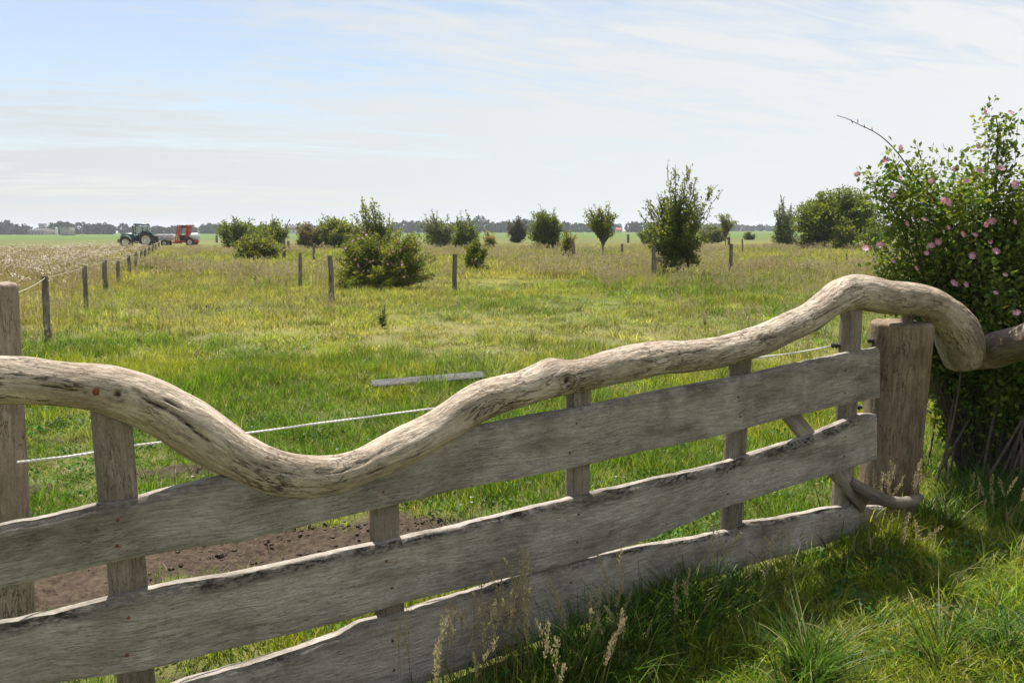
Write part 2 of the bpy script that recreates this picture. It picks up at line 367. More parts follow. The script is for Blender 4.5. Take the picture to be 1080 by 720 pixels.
# ------------------------------------------------------------------ ground sheet
def axis(lo, hi, fine_lo, fine_hi, d0):
    a = list(np.arange(fine_lo, fine_hi, d0)); p = fine_hi; d = d0
    while p < hi: a.append(p); d *= 1.14; p += d
    a.append(hi); p = fine_lo; d = d0; b = []
    while p > lo:
        d *= 1.14; p -= d; b.append(max(p, lo))
    return np.array(b[::-1] + a)
def lerp(a, b, t): return np.asarray(a)*(1-t)[:, None] + np.asarray(b)*t[:, None]
LUSH = (.115, .195, .018); YG = (.265, .295, .032); STRAW = (.42, .37, .15); RED = (.32, .22, .09); CROP = (.075, .155, .025); OLIVE = (.12, .14, .04)
def zonecol(x, y, jit=0.0):
    """colour of the sward at a place"""
    n = fb(x, y, .45, 3, 11); n2 = fb(x, y, 1.6, 2, 23); nb = fb(x*.5, y*.25, .25, 3, 31)+.6*(fb(x, y*.45, .22, 3, 37)-.5)
    c = lerp(LUSH, YG, sst(.40, .66, n*.6+n2*.4+jit*.25))
    dist = np.hypot(x, y)
    # drier, seedier meadow farther out and to the right
    u = x/np.maximum(y, 1)
    dry = sst(.40, .66, nb + .20*sst(14, 32, y) + .10*sst(-.2, .5, u) - .22*(1-sst(5, 14, y)) + jit*.3)
    dry = dry*sst(6, 14, y)
    c = lerp(c, STRAW, np.clip(dry*.38, 0, 1))
    c = c*(1) ; c = lerp(c, RED, np.clip(dry*.14*sst(.3, .7, vn(x, y, .7, 3)), 0, 1))
    L = sst(.3, 2.5, fencex(y)-x)*sst(4, 9, y)*(1-sst(75, 85, y))
    c = lerp(c, lerp(RED, STRAW, sst(.3, .7, n2)), L*.62)
    far = sst(88, 100, y + (fb(x, y, .02, 2, 3)-.5)*30); c = c*(1-far)[:, None] + np.array(OLIVE)*far[:, None]
    far = sst(165, 185, y + x*.05); c = c*(1-far)[:, None] + np.array(CROP)*far[:, None]
    return c
gx = axis(-3000, 3000, -3.6, 2.4, .035); gy = axis(-60, 3500, 1.5, 7.0, .035)
X, Y = np.meshgrid(gx, gy); Xf, Yf = X.ravel(), Y.ravel()
D = dirt(Xf, Yf)
Z = gz(Xf, Yf) + D*((fb(Xf, Yf, 6, 2, 55)-.5)*.07+(fb(Xf, Yf, 22, 3, 56)-.5)*.05)
gc = zonecol(Xf, Yf)*.8
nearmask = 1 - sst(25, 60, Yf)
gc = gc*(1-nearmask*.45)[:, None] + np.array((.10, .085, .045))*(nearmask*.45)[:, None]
nx, ny = len(gx), len(gy); ii, jj = np.meshgrid(np.arange(nx-1), np.arange(ny-1)); a = (jj*nx+ii).ravel()
me = mesh_np('field', np.stack([Xf, Yf, Z], 1), np.stack([a, a+1, a+nx+1, a+nx], 1), sheet_mat(),
             {'gcol': np.hstack([gc, np.ones((len(Xf), 1))]), 'soil': D}, smooth=True)
tag(link('field', me), 'flat green meadow with bare brown soil behind the gate', kind='structure')

hzm = bpy.data.materials.new('haze_air'); hzm.use_nodes = True; hn = NT(hzm.node_tree)
pv = hn.n('ShaderNodeVolumePrincipled', Color=(.86, .91, 1.0), Density=.00024, Anisotropy=.35); hn.n('ShaderNodeOutputMaterial', Volume=pv.outputs[0])
G_ = [(x_, y_, z_) for z_ in (-1.2, 24) for (x_, y_) in ((-3100, -100), (3100, -100), (3100, 3600), (-3100, 3600))]
me = mesh_np('haze', G_, np.array([(3, 2, 1, 0), (4, 5, 6, 7), (0, 1, 5, 4), (1, 2, 6, 5), (2, 3, 7, 6), (3, 0, 4, 7)]), hzm)
tag(link('haze', me), 'thin summer haze over the fields', kind='stuff')
# ------------------------------------------------------------------ the gate
gate = empty('balance_gate', (GP.x, GP.y, 0))
tag(gate, 'low weathered wooden gate of three grey boards under a wavy bent log rail', 'gate')
GO = Vector((GP.x, GP.y, 0))
def cub(P, n):
    """Catmull-Rom through rows of P by index, resampled to n"""
    P = np.asarray(P, float); m = len(P); d = np.r_[0, np.cumsum(np.linalg.norm(np.diff(P[:, :2], axis=0), axis=1))]
    t = np.linspace(0, d[-1], n); k = np.clip(np.searchsorted(d, t, side='right')-1, 0, m-2)
    f = (t-d[k])/(d[k+1]-d[k]); o = []
    T = np.gradient(P, d, axis=0)
    h = (d[k+1]-d[k])[:, None]; f = f[:, None]
    return (2*f**3-3*f**2+1)*P[k] + (f**3-2*f**2+f)*h*T[k] + (-2*f**3+3*f**2)*P[k+1] + (f**3-f**2)*h*T[k+1]

def log_obj(name, pairs, off, mat_, knots=(), cracks=(), nseg=520, nr=72, seed=0, endround=(0, 1), bump=1.0, squash=1.0, mod=0):
    """pairs: (x_top,y_top,x_bot,y_bot) in photo pixels on the gate plane pushed by off"""
    A = []
    for p in pairs:
        o_ = off(p[0]) if callable(off) else off
        a_ = gplane(p[0], p[1], o_); b_ = gplane(p[2], p[3], o_); c_ = (a_+b_)/2
        c_ = gplane((p[0]+p[2])/2, (p[1]+p[3])/2, o_); A.append((*c_, math.hypot(p[0]-p[2], p[1]-p[3])/2/F*(c_-Vector((0, 0, H))).length*.985))
    A = np.array(A); d = np.r_[0, np.cumsum(np.linalg.norm(np.diff(A[:, :3], axis=0), axis=1))]
    t = np.linspace(0, d[-1], nseg); T = np.gradient(A, d, axis=0); k = np.clip(np.searchsorted(d, t, side='right')-1, 0, len(A)-2)
    h = (d[k+1]-d[k])[:, None]; f = ((t-d[k])/(d[k+1]-d[k]))[:, None]
    C = (2*f**3-3*f**2+1)*A[k] + (f**3-2*f**2+f)*h*T[k] + (-2*f**3+3*f**2)*A[k+1] + (f**3-f**2)*h*T[k+1]
    pts, rad = C[:, :3], C[:, 3].copy(); L = d[-1]
    ker = np.ones(9)/9
    rad = np.convolve(np.pad(rad, 4, 'edge'), ker, 'valid')
    for e, on in ((0, endround[0]), (1, endround[1])):
        if on:
            s_ = (t if e == 0 else L-t)/np.maximum(rad, .01)
            rad = rad*np.sqrt(np.clip(1-(1-np.clip(s_/on, 0, 1))**2, 0.0009, 1))
    tan = np.gradient(pts, axis=0); tan /= np.linalg.norm(tan, axis=1)[:, None]
    g = np.array(GN); th = np.linspace(0, 2*np.pi, nr, endpoint=False)
    Bv = np.cross(tan, g); Bv /= np.linalg.norm(Bv, axis=1)[:, None]; Nv = np.cross(Bv, tan)
    TH, SS = np.meshgrid(th, t); cx, sy = np.cos(TH), np.sin(TH)
    if Bv[nseg//2][2] < 0: Bv = -Bv
    # Nv ~ towards camera (theta 0), Bv ~ up (theta 90 deg)
    rr = rad[:, None]*np.ones(nr)[None, :]
    nz = (fb(SS*1.0+9*seed, TH*0+sy*.35+cx*.2+3, 4.5, 3, seed) - .5)*.14 + (fb(SS+4, cx*.25+seed, 11, 2, seed+4)-.5)*.05 + (fb(SS*.7, sy*.25+7, 9, 2, seed+9)-.5)*.05
    # long furrows that wander along the trunk
    fur = np.abs(fb(SS*.35, TH*1.1+np.sin(SS*2.1)*.5, 3.1, 3, seed+13)-.5) ; per = np.minimum(TH, 2*np.pi-TH)
    fur = -np.exp(-(fur/.018)**2)*.045*sst(.45, .62, vn(SS, TH*.7, 2.2, seed+2))*sst(0, .4, per)
    rr = rr*(1 + (nz+fur)*bump)
    dk = np.zeros_like(rr)
    dk += sst(.02, .045, -fur)*.55
    def loc(px, py):
        o_ = off(px) if callable(off) else off
        P = np.array(gplane(px, py, o_)); i = int(np.argmin(np.linalg.norm(pts-P, axis=1)))
        v = (P-pts[i]).dot(Bv[i])/max(rad[i], .01); return t[i], math.asin(max(-.98, min(.98, v)))
    for (px, py, r_, hgt, dark) in knots:          # r in metres; hgt>0 bump, hole in middle when dark
        s0, a0 = loc(px, py); da = (TH-a0+np.pi) % (2*np.pi)-np.pi
        dd = np.hypot(SS-s0, da*rr); rr = rr + hgt*np.exp(-(dd/(r_*1.3))**2)
        if dark:
            rr = rr - abs(dark)*np.exp(-(dd/(r_*.45))**2); ring = np.exp(-(dd/(r_*.55))**2); dk = np.maximum(dk, ring*1.3)
            dk = np.maximum(dk, .55*np.exp(-((dd-r_*1.0)/(r_*.22))**2))
    for (pl, wd, dp) in cracks:                    # polyline in pixels
        Q_ = [loc(*q) for q in pl]; qs = np.array([q[0] for q in Q_]); qa = np.array([q[1] for q in Q_])
        ca = np.interp(t, qs, qa) + (vn(t, t*0, 30, 3)-.5)*.10; on = ((t > qs.min()) & (t < qs.max())).astype(float)
        tap = np.clip(np.minimum(t-qs.min(), qs.max()-t)/.06, 0, 1)*on
        dd = np.abs(((TH-ca[:, None]+np.pi) % (2*np.pi)-np.pi)*rr)/(wd*(.25+tap[:, None]))
        e = np.exp(-dd**2)*tap[:, None]; rr = rr - dp*e; dk = np.maximum(dk, e*1.3)
    V = pts[:, None, :] + rr[..., None]*(cx[..., None]*Nv[:, None, :]*squash + sy[..., None]*Bv[:, None, :])
    W = np.stack([SS, rr*cx, rr*sy], 2)
    g_ = Geo(); V = V.reshape(-1, 3)-np.array(GO); W = W.reshape(-1, 3); j = np.arange(nr)
    Q = np.vstack([np.stack([i*nr+j, i*nr+(j+1) % nr, (i+1)*nr+(j+1) % nr, (i+1)*nr+j], 1) for i in range(nseg-1)])
    V = np.vstack([V, [V[:nr].mean(0)], [V[-nr:].mean(0)]]); W = np.vstack([W, [W[:nr].mean(0)], [W[-nr:].mean(0)]])
    k0 = nseg*nr; T = np.vstack([np.stack([np.full(nr, k0), (j+1) % nr, j], 1), np.stack([np.full(nr, k0+1), (nseg-1)*nr+j, (nseg-1)*nr+(j+1) % nr], 1)])
    me = mesh_np(name, V, [Q, T], mat_, {'wco': W, 'dk': np.r_[dk.ravel(), 0, 0]}, smooth=True)
    return link(name, me, gate)

RAIL = [(-70, 379, -66, 420), (-30, 378.5, -32, 421), (0, 378, -1, 422), (30, 379.5, 28, 423), (60, 383, 57, 425), (90, 385, 84, 428.5), (118, 388, 108, 434), (140, 393, 126, 441),
        (163, 401, 146, 448), (184, 411, 165, 458), (205, 422, 183, 470), (226, 436, 203, 483), (243, 448, 222, 494), (262, 461, 243, 503),
        (282, 471, 265, 514), (305, 478, 293, 521), (330, 480.5, 328, 524), (352, 479.5, 360, 520), (374, 474, 388, 510), (397, 462, 416, 498),
        (420, 450, 441, 487), (444, 438.5, 464, 473.5), (466, 424, 490, 458.5), (486, 410, 508, 446), (500, 403, 524, 438.5), (520, 398, 536, 434),
        (545, 391.5, 554, 429), (563, 384, 572, 423), (580, 377.5, 586, 419), (594, 379, 600, 415.5), (615, 377, 620, 411.5), (640, 370, 645, 406),
        (668, 363, 672, 400.5), (697, 359.5, 700, 395), (725, 359, 730, 391.5), (750, 356, 755, 388), (775, 350, 783, 381), (801, 342, 812, 371),
        (828, 330.5, 841, 357), (850, 319, 866, 344), (867, 307, 880, 333), (881, 296, 894, 327), (898, 291, 904, 325), (918, 293.5, 918, 327),
        (942, 297.5, 939, 330), (965, 300, 958, 331.5), (985, 305, 973, 334), (1003, 316, 982, 341), (1018, 329, 988, 351), (1028, 343, 991, 360),
        (1033, 358, 994, 369), (1034, 374, 998, 378), (1033, 387, 1003, 389)]
log_obj('log_rail', RAIL, lambda px: .035, M_LOG, seed=2, endround=(0, .5), nseg=900, nr=80,
        knots=[(120, 411, .022, .006, .010), (584, 399, .036, .020, .026), (578, 380, .030, .006, 0), (625, 399, .012, .004, .008), (706, 378, .011, .003, .007),
               (793, 369, .014, .003, .008), (868, 315, .020, .004, .004), (911, 312, .012, .004, .010), (893, 296, .04, .004, 0), (1014, 345, .016, .004, .008), (985, 308, .02, .002, .002),
               (290, 507, .03, .004, .006), (475, 425, .03, .005, 0)],
        cracks=[([(128, 402), (150, 418), (175, 430), (200, 450), (228, 468)], .0032, .012), ([(150, 410), (175, 421), (196, 434)], .0022, .007),
                ([(340, 505), (372, 497), (410, 482)], .002, .006), ([(20, 402), (60, 404), (100, 416)], .0018, .005), ([(655, 385), (700, 372), (740, 366)], .002, .004),
                ([(240, 470), (275, 488), (320, 496)], .002, .005), ([(500, 440), (530, 422), (560, 416)], .0022, .006), ([(840, 340), (860, 328), (878, 318)], .002, .005)])
log_obj('counterweight_log', [(1018, 352, 1022, 384), (1030, 358, 1034, 388), (1045, 354, 1048, 386), (1062, 349.5, 1064, 380), (1082, 343.5, 1085, 375), (1110, 335, 1113, 367), (1150, 326, 1152, 360), (1200, 322, 1201, 358)],
        lambda px: .02+max(0, px-1034)*.0065, M_POLE, seed=6, nseg=160, nr=48, bump=1.3, endround=(.3, .5), knots=[(1060, 362, .03, .006, .008)])

def interp(P, x): P = np.asarray(P, float); return np.interp(x, P[:, 0], P[:, 1])
def board(name, top, bot, x0, x1, off, thick, seed, n=420, dark_edge=.8, worn=None):
    xs = np.linspace(x0, x1, n); yt, yb = interp(top, xs), interp(bot, xs)
    T = np.array([gplane(a_, b_, off) for a_, b_ in zip(xs, yt)]); B = np.array([gplane(a_, b_, off) for a_, b_ in zip(xs, yb)])
    g = np.array(GN); d = (T-B); hgt = np.linalg.norm(d, axis=1); s = np.r_[0, np.cumsum(np.linalg.norm(np.diff((T+B)/2, axis=0), axis=1))]
    # ragged upper edge, straighter sawn lower edge
    e1 = (fb(s*1.0, s*0+seed, 3.2, 2, seed)-.5)*.008 + (fb(s, s*0+seed, 22, 4, seed+2)-.5)*.007; e2 = (fb(s, s*0+5, 5, 2, seed+5)-.5)*.008
    if worn is not None: e1 = e1 + worn(xs)
    u = d/hgt[:, None]; T = T + u*e1[:, None]; B = B + u*e2[:, None]; d = T-B; hgt = np.linalg.norm(d, axis=1)
    m = 22
    f = np.linspace(0, 1, m)          # front face samples bottom->top
    prof = [(q, 0) for q in f[:-1]]
    cb = .12
    th = thick
    rows = []; wrow = []; dkrow = []
    ns = fb(s[:, None]*np.ones(m)[None, :], (f[None, :]*hgt[:, None]), 14, 3, seed+8)
    FR = (ns-.5)*.006
    topdrop = .004+.010*vn(s, s*0, 6, seed+4)   # waney rounding at the top front
    for k in range(m):
        ff = f[k]; rnd_ = topdrop*sst(1-.014/hgt*1.0-.03, 1, ff)
        P = B + d*ff + g*(FR[:, k]-rnd_*1.2 - .003*(ff < .02))[:, None]
        rows.append(P); wrow.append(np.stack([s, hgt*ff, np.zeros(n)], 1))
        band = np.exp(-((1-ff)*hgt/((.012+.026*vn(s, s*0, 2.4, seed+1))*(1+.9*(seed == 4)*sst(1.5, 3.0, s))))**4)*(.35+.65*sst(.35, .6, fb(s, ff*hgt, 6, 2, seed+1)))
        dkrow.append(np.clip(band*dark_edge, 0, 1))
    tj = (fb(s, s*0+2, 20, 3, seed+12)-.5)*.010
    for k, q in enumerate((.25, .5, .75)):
        P = T - g*(th*q)+ np.array([0, 0, 1.])*(tj*(1-abs(q-.5)*2)+.002)[:, None]; rows.append(P); wrow.append(np.stack([s, hgt, np.full(n, th*q)], 1)); dkrow.append(np.zeros(n)+.12*dark_edge)
    for k in range(5):
        ff = 1-k/4.0; P = B+d*ff - g*th; rows.append(P); wrow.append(np.stack([s, hgt*ff, np.full(n, th)], 1)); dkrow.append(np.zeros(n))
    rows.append(B-g*(th*.5)); wrow.append(np.stack([s, np.zeros(n), np.full(n, th*.5)], 1)); dkrow.append(np.zeros(n))
    K = len(rows); V = np.stack(rows, 1).reshape(-1, 3)-np.array(GO); W = np.stack(wrow, 1).reshape(-1, 3); DK = np.stack(dkrow, 1).ravel()
    j = np.arange(K); Q = np.vstack([np.stack([i*K+j, i*K+(j+1) % K, (i+1)*K+(j+1) % K, (i+1)*K+j], 1) for i in range(n-1)])[:, ::-1]
    c0 = V[:K].mean(0); c1 = V[-K:].mean(0); V = np.vstack([V, [c0], [c1]]); k0 = n*K
    W = np.vstack([W, W[:K].mean(0)[None], W[-K:].mean(0)[None]]); DK = np.r_[DK, 0, 0]
    T_ = np.vstack([np.stack([np.full(K, k0), j, (j+1) % K], 1), np.stack([np.full(K, k0+1), (n-1)*K+(j+1) % K, (n-1)*K+j], 1)])
    me = mesh_np(name, V, [Q, T_], M_BOARD, {'wco': W+np.array([seed*3.1, 0, 0]), 'dk': DK}, smooth=True)
    import bmesh
    bm = bmesh.new(); bm.from_mesh(me); bmesh.ops.recalc_face_normals(bm, faces=bm.faces)
    for e in bm.edges:
        if len(e.link_faces) == 2 and e.calc_face_angle(0) > .9: e.smooth = False
    bm.to_mesh(me); bm.free()
    return link(name, me, gate)
BT = [(-60, 573), (0, 558), (50, 547), (100, 535), (130, 530), (165, 520), (200, 512), (235, 505), (262, 508), (300, 502), (370, 484), (450, 462), (504, 451), (568, 438), (600, 433), (647, 424), (690, 415), (769, 400), (839, 385), (909, 370), (928, 367)]
BB = [(-60, 634), (0, 620), (50, 609), (100, 597), (150, 587), (200, 579), (250, 572), (350, 547), (420, 531), (504, 512), (597, 494), (690, 474), (769, 457), (839, 438), (926, 419)]
board('top_board', BT, BB, -55, 928, .075, .042, 1, dark_edge=.5)
MT = [(-60, 677), (0, 661), (50, 650), (110, 635), (150, 625), (200, 616), (250, 607), (330, 590), (409, 573), (488, 556), (568, 535), (647, 517), (690, 507), (738, 496), (769, 488), (815, 473), (850, 463), (878, 451), (900, 442), (912, 437), (924, 437)]
MB_ = [(-60, 746), (0, 732), (50, 721), (150, 707), (200, 695), (275, 677), (360, 655), (425, 636), (515, 614), (594, 596), (690, 567), (761, 536), (827, 515), (875, 500), (926, 484)]
board('middle_board', MT, MB_, -55, 925, .078, .044, 4, dark_edge=1.5)
LT = [(130, 750), (200, 720), (250, 706), (300, 692), (360, 671), (383, 659), (435, 646), (488, 629), (541, 613), (594, 599), (647, 585), (676, 578), (738, 568), (775, 560), (783, 553), (790, 551), (815, 549), (874, 537), (901, 534), (934, 535)]
LB = [(130, 830), (200, 800), (400, 735), (500, 703), (600, 664), (680, 636), (740, 613), (788, 596), (835, 584), (893, 568), (934, 556)]
board('bottom_board', LT, LB, 135, 934, .070, .045, 7, dark_edge=1.3)

def upright(cx, w0, ztop, zbot, dep, off, seed, name='upright', label=None):
    """cx: list of (px, py) down its centre; stands on the gate plane"""
    n = 40; P = np.array(cx, float); ys = np.linspace(ztop, zbot, n); xs = np.interp(ys, P[:, 1], P[:, 0])
    C = np.array([gplane(a_, b_, off) for a_, b_ in zip(xs, ys)]); gd = np.array(GD); g = np.array(GN)
    w_ = np.interp(ys, P[:, 1], w0) if not np.isscalar(w0) else np.full(n, w0)
    s = np.r_[0, np.cumsum(np.linalg.norm(np.diff(C, axis=0), axis=1))]; rows = []; W = []
    b = .006
    ring = [(-.5, .5-b*8), (-.5+b*6, .5), (-.17, .5), (.17, .5), (.5-b*6, .5), (.5, .5-b*8), (.5, 0), (.5, -.5), (0, -.5), (-.5, -.5), (-.5, 0)]
    for k, (a_, c_) in enumerate(ring):
        wob = (vn(s, s*0+k*.3, 3, seed)-.5)*.008
        rows.append(C + gd*(a_*w_+wob)[:, None] + g*(c_*dep)); W.append(np.stack([s, a_*w_, np.full(n, c_*dep)], 1))
    K = len(rows); V = np.stack(rows, 1).reshape(-1, 3)-np.array(GO); W = np.stack(W, 1).reshape(-1, 3)
    j = np.arange(K); Q = np.vstack([np.stack([i*K+j, i*K+(j+1) % K, (i+1)*K+(j+1) % K, (i+1)*K+j], 1) for i in range(n-1)])
    V = np.vstack([V, [V[:K].mean(0)], [V[-K:].mean(0)]]); W = np.vstack([W, [[0, 0, 0]], [[s[-1], 0, 0]]]); k0 = n*K
    T = np.vstack([np.stack([np.full(K, k0), j, (j+1) % K], 1), np.stack([np.full(K, k0+1), (n-1)*K+(j+1) % K, (n-1)*K+j], 1)])
    me = mesh_np(name, V, [Q, T], M_UPR, {'wco': W+np.array([seed*2.2, 0, 0])})
    o = link(name, me, gate)
    if label: o['label'] = label
    return o
upright([(116, 425), (118, 440), (125.5, 532), (133.5, 600), (143, 715), (147, 770)], .094, 420, 760, .05, .025, 11)
upright([(404, 480), (405, 552), (411, 648), (416, 700)], .088, 478, 688, .05, .025, 12)
upright([(611, 400), (610.5, 415), (609, 510), (607, 590), (605, 650)], .088, 398, 655, .05, .025, 13)
upright([(785, 365), (781, 380), (776.5, 460), (772, 540), (769, 600)], .094, 363, 602, .05, .025, 14)
upright([(898, 315), (898, 330), (893, 430), (888, 530), (886, 560)], .104, 314, 560, .06, .020, 15)
# diagonal brace behind the middle board
def bar_between(name, p0, p1, o0, o1, w_, d_, mat_, parent, label=None):
    A, B = np.array(gplane(*p0, o0)), np.array(gplane(*p1, o1)); ax = B-A; L = np.linalg.norm(ax); ax /= L
    g = np.array(GN); sd_ = np.cross(ax, g); sd_ /= np.linalg.norm(sd_); up = np.cross(sd_, ax)
    G = Geo(); G.box((0, 0, 0), (L, w_, d_), bev=.08); V = G.V[0]; W = G.W[0].copy()
    G.V[0] = (A+B)/2 - np.array(GO if parent is gate else (0, 0, 0)) + V[:, :1]*ax + V[:, 1:2]*sd_ + V[:, 2:3]*up; G.W[0] = W+np.array([5, 0, 0])
    o = G.obj(name, mat_, parent, smooth=False)
    if label: o['label'] = label
    return o
bar_between('diagonal_brace', (829, 432), (911, 533), .028, .072, .085, .03, M_UPR, gate)
# curved timber stop at the foot of the post
def bent(name, P, off, r_, mat_, sq=.6, seed=0):
    C = cub(np.array([gplane(a_, b_, o_) for (a_, b_, o_) in P]), 40); G = Geo()
    rr = np.interp(np.linspace(0, 1, 40), np.linspace(0, 1, len(r_)), r_)*(1+(vn(np.arange(40)*.3, np.zeros(40), 1, seed)-.5)*.2)
    G.tube(C-np.array(GO), rr, 12); return G.obj(name, mat_, gate)
bent('foot_cleat', [(896, 507, .06), (908, 515, .10), (925, 524, .16), (944, 530, .20), (958, 529, .20), (971, 524, .17)], 0, [.028, .034, .034, .034, .030, .018], M_UPR, seed=5)
def disc(name, px, py, off, prof, mat_, parent, n=6):
    G = Geo(); G.lathe(prof, 'Y', n); V = G.V[0]; c_ = gplane(px, py, off)
    G.V[0] = np.array(c_-GO) + V[:, :1]*np.array(GD) + V[:, 1:2]*np.array(GN) + V[:, 2:3]*np.array((0, 0, 1.)); return G.obj(name, mat_, parent, smooth=False)
# nails through the boards into the uprights
rgn = np.random.default_rng(9)
for (topE, botE, of) in ((BT, BB, .0965-.02), (MT, MB_, .0995-.02), (LT, LB, .0915-.02)):
    for (ua, ub, va, vb) in ((118, 143, 440, 715), (405, 416, 552, 700), (610.5, 605, 415, 650), (781, 769, 380, 600), (896, 887, 360, 545)):
        for fr in (.28, .72):
            px = ua; 
            for _ in range(3): py = interp(topE, px)*(1-fr)+interp(botE, px)*fr; px = ua+(ub-ua)*(py-va)/(vb-va)
            if py > 735 or px < 135 and topE is LT: continue
            px += rgn.normal()*4; py += rgn.normal()*2; disc('nail', px, py, of, [(0, -.01), (.0042, -.01), (.0046, .0015), (.003, .0028), (0, .003)], M_RUST, gate, 10)
# bolt and washer in the log, rusty chain on the middle board, black insulators
bl = disc('rusty_bolt', 101, 412, .035+.050, [(0, -.01), (.012, -.01), (.012, .012), (.010, .015), (0, .015)], M_RUST, gate)
ws = disc('washer', 101, 412, .035+.046, [(0, -.004), (.021, -.004), (.021, .003), (0, .003)], M_RUST, None, 20)
ws.parent = bl
G = Geo(); rng = random.Random(3)
for k in range(7):
    px = 120+k*5.2; py = 634-k*1.6+rng.uniform(-1, 1); c_ = np.array(gplane(px, py, .055-.004*k))-np.array(GO)
    a0 = np.linspace(0, 2*np.pi, 14); e1 = np.array(GD)*.014; e2 = (np.array((0, 0, 1.))*.7+np.array(GN)*.7)*.008 if k % 2 else np.array(GN)*.008
    G.tube(c_+np.cos(a0)[:, None]*e1+np.sin(a0)[:, None]*e2, .003, 6, caps=False)
G.obj('rusty_chain', M_RUST, gate)
for (px, py, of) in ((881, 364, -.02), (919, 359, -.10), (905, 429, -.03)):
    G = Geo(); G.lathe([(0, -.02), (.008, -.02), (.017, -.012), (.008, -.004), (.018, .006), (.008, .013), (.012, .02), (0, .022)], 'X', 14)
    V = G.V[0]; G.V[0] = np.array(gplane(px, py, of)-GO)+V; G.obj('insulator', M_BLACK, gate)

# ------------------------------------------------------------------ hinge post and left pole
def roundpost(name, base, top, r0, r1, mat_, parent=None, seed=0, n=48, m=90, wob=.05, topbev=.015, furrow=.02):
    base = np.array(base, float); top = np.array(top, float); L = np.linalg.norm(top-base); th = np.linspace(0, 2*np.pi, n, endpoint=False)
    s = np.r_[0, np.linspace(0, L-topbev, m), L-topbev*.4, L, L]; kr = np.r_[.0, np.ones(m), .965, .90, .0]
    TH, S = np.meshgrid(th, s); rad = (r0+(r1-r0)*S/L)*kr[:, None]
    prof = 1+(fb(np.cos(TH)*.9+3+seed, np.sin(TH)*.9+S*.45, 1.2, 3, seed)-.5)*wob*3
    fr = np.abs(fb(TH*1.2+np.sin(S)*.3, S*.25, 3.4, 2, seed+4)-.5); prof -= furrow*np.exp(-(fr/.02)**2)*np.minimum(1, (np.minimum(TH, 2*np.pi-TH))/.3)
    rad = rad*prof; ax = (top-base)/L; X_ = np.cross(ax, [0, 1, 0]); X_ /= np.linalg.norm(X_); Y_ = np.cross(ax, X_)
    dz = (fb(np.cos(TH)*rad*9, np.sin(TH)*rad*9, 3, 2, seed)-.5)*.012*(S > L-.001)
    V = base+ax*(S+dz)[..., None]+X_*(rad*np.cos(TH))[..., None]+Y_*(rad*np.sin(TH))[..., None]
    W = np.stack([S, rad*np.cos(TH), rad*np.sin(TH)], 2); K = n; j = np.arange(K); nn = len(s)
    Q = np.vstack([np.stack([i*K+j, i*K+(j+1) % K, (i+1)*K+(j+1) % K, (i+1)*K+j], 1) for i in range(nn-1)])
    dk = np.exp(-np.maximum(S-.02, 0)/.09)*.35*np.ones_like(TH)
    me = mesh_np(name, V.reshape(-1, 3), Q, mat_, {'wco': W.reshape(-1, 3)+np.array([seed*4.4, 0, 0]), 'dk': dk.ravel()}, smooth=True)
    import bmesh
    bm = bmesh.new(); bm.from_mesh(me); bmesh.ops.recalc_face_normals(bm, faces=bm.faces); bm.to_mesh(me); bm.free()
    return link(name, me, parent)
YP = 4.42
pt = atdist(951, 339, YP); pb = atdist(934.5, 535, YP); dirp = (pt-pb).normalized(); pb0 = pb - dirp*((pb.z+.12)/dirp.z)
r_post = 30.0/F*YP*math.cos(0)
post = empty('hinge_post', (pb0.x, pb0.y, 0)); tag(post, 'thick round oak post that carries the gate, beside the rose bush', 'post')
off_ = np.array((pb0.x, pb0.y, 0))
roundpost('post_shaft', np.array(pb0)-off_, np.array(pt)-off_, r_post*1.0, r_post*1.02, M_POST, post, seed=3, n=90, m=120, wob=.07)
G = Geo(); pc = np.array(pt)-off_; pinx = np.array(atdist(957, 331, YP))-off_
G.tube([pinx+np.array((0, 0, -.045)), pinx+np.array((0, 0, -.02)), pinx+np.array((0, 0, .05))], [.036, .034, .03], 20); G.obj('pivot_block', M_UPR, post)
# left pole
p0 = atdist(13, 700, 2.95); p1 = atdist(-9, 298, 2.95); dp = (p1-p0).normalized(); p0 = p0-dp*((p0.z+.1)/dp.z)
o = roundpost('gate_pole', p0, p1, .088, .083, M_POLE, None, seed=9, n=64, m=100, wob=.05, furrow=.01)
tag(o, 'tall pinkish grey round pole behind the left end of the gate', 'post')

# ------------------------------------------------------------------ ropes and wires
def rope_obj(name, pts, r_, mat_, label, cat, twist=True, sag=0.0, n=260):
    P = cub(np.array(pts), n); G = Geo()
    if twist:
        T = np.gradient(P, axis=0); T /= np.linalg.norm(T, axis=1)[:, None]; A = np.cross(T, [0, 0, 1.]); A /= np.linalg.norm(A, axis=1)[:, None]; B = np.cross(T, A)
        L = np.r_[0, np.cumsum(np.linalg.norm(np.diff(P, axis=0), axis=1))]
        for k in range(3):
            ph = L/.022*2*np.pi/2+k*2*np.pi/3
            G.tube(P+A*(np.cos(ph)*r_*.55)[:, None]+B*(np.sin(ph)*r_*.55)[:, None], r_*.62, 5)
    else: G.tube(P, r_, 5)
    o = G.obj(name, mat_); return tag(o, label, cat)
# white rope: from the left pole, behind the gate, to the insulator
rp = []
for px, py, of in [(18, 487, -.10), (70, 481.5, -.16), (140, 470, -.22), (200, 463, -.25), (260, 456.5, -.26), (330, 447, -.26), (400, 438, -.25), (460, 430, -.22), (600, 411, -.17), (720, 390, -.12), (800, 377, -.09), (850, 370, -.06), (882, 363.5, -.035)]:
    rp.append(gplane(px, py, of))
rope_obj('white_rope', rp, .0034, M_ROPE, 'thin white twisted rope strung behind the gate from pole to upright', 'rope', n=1500)

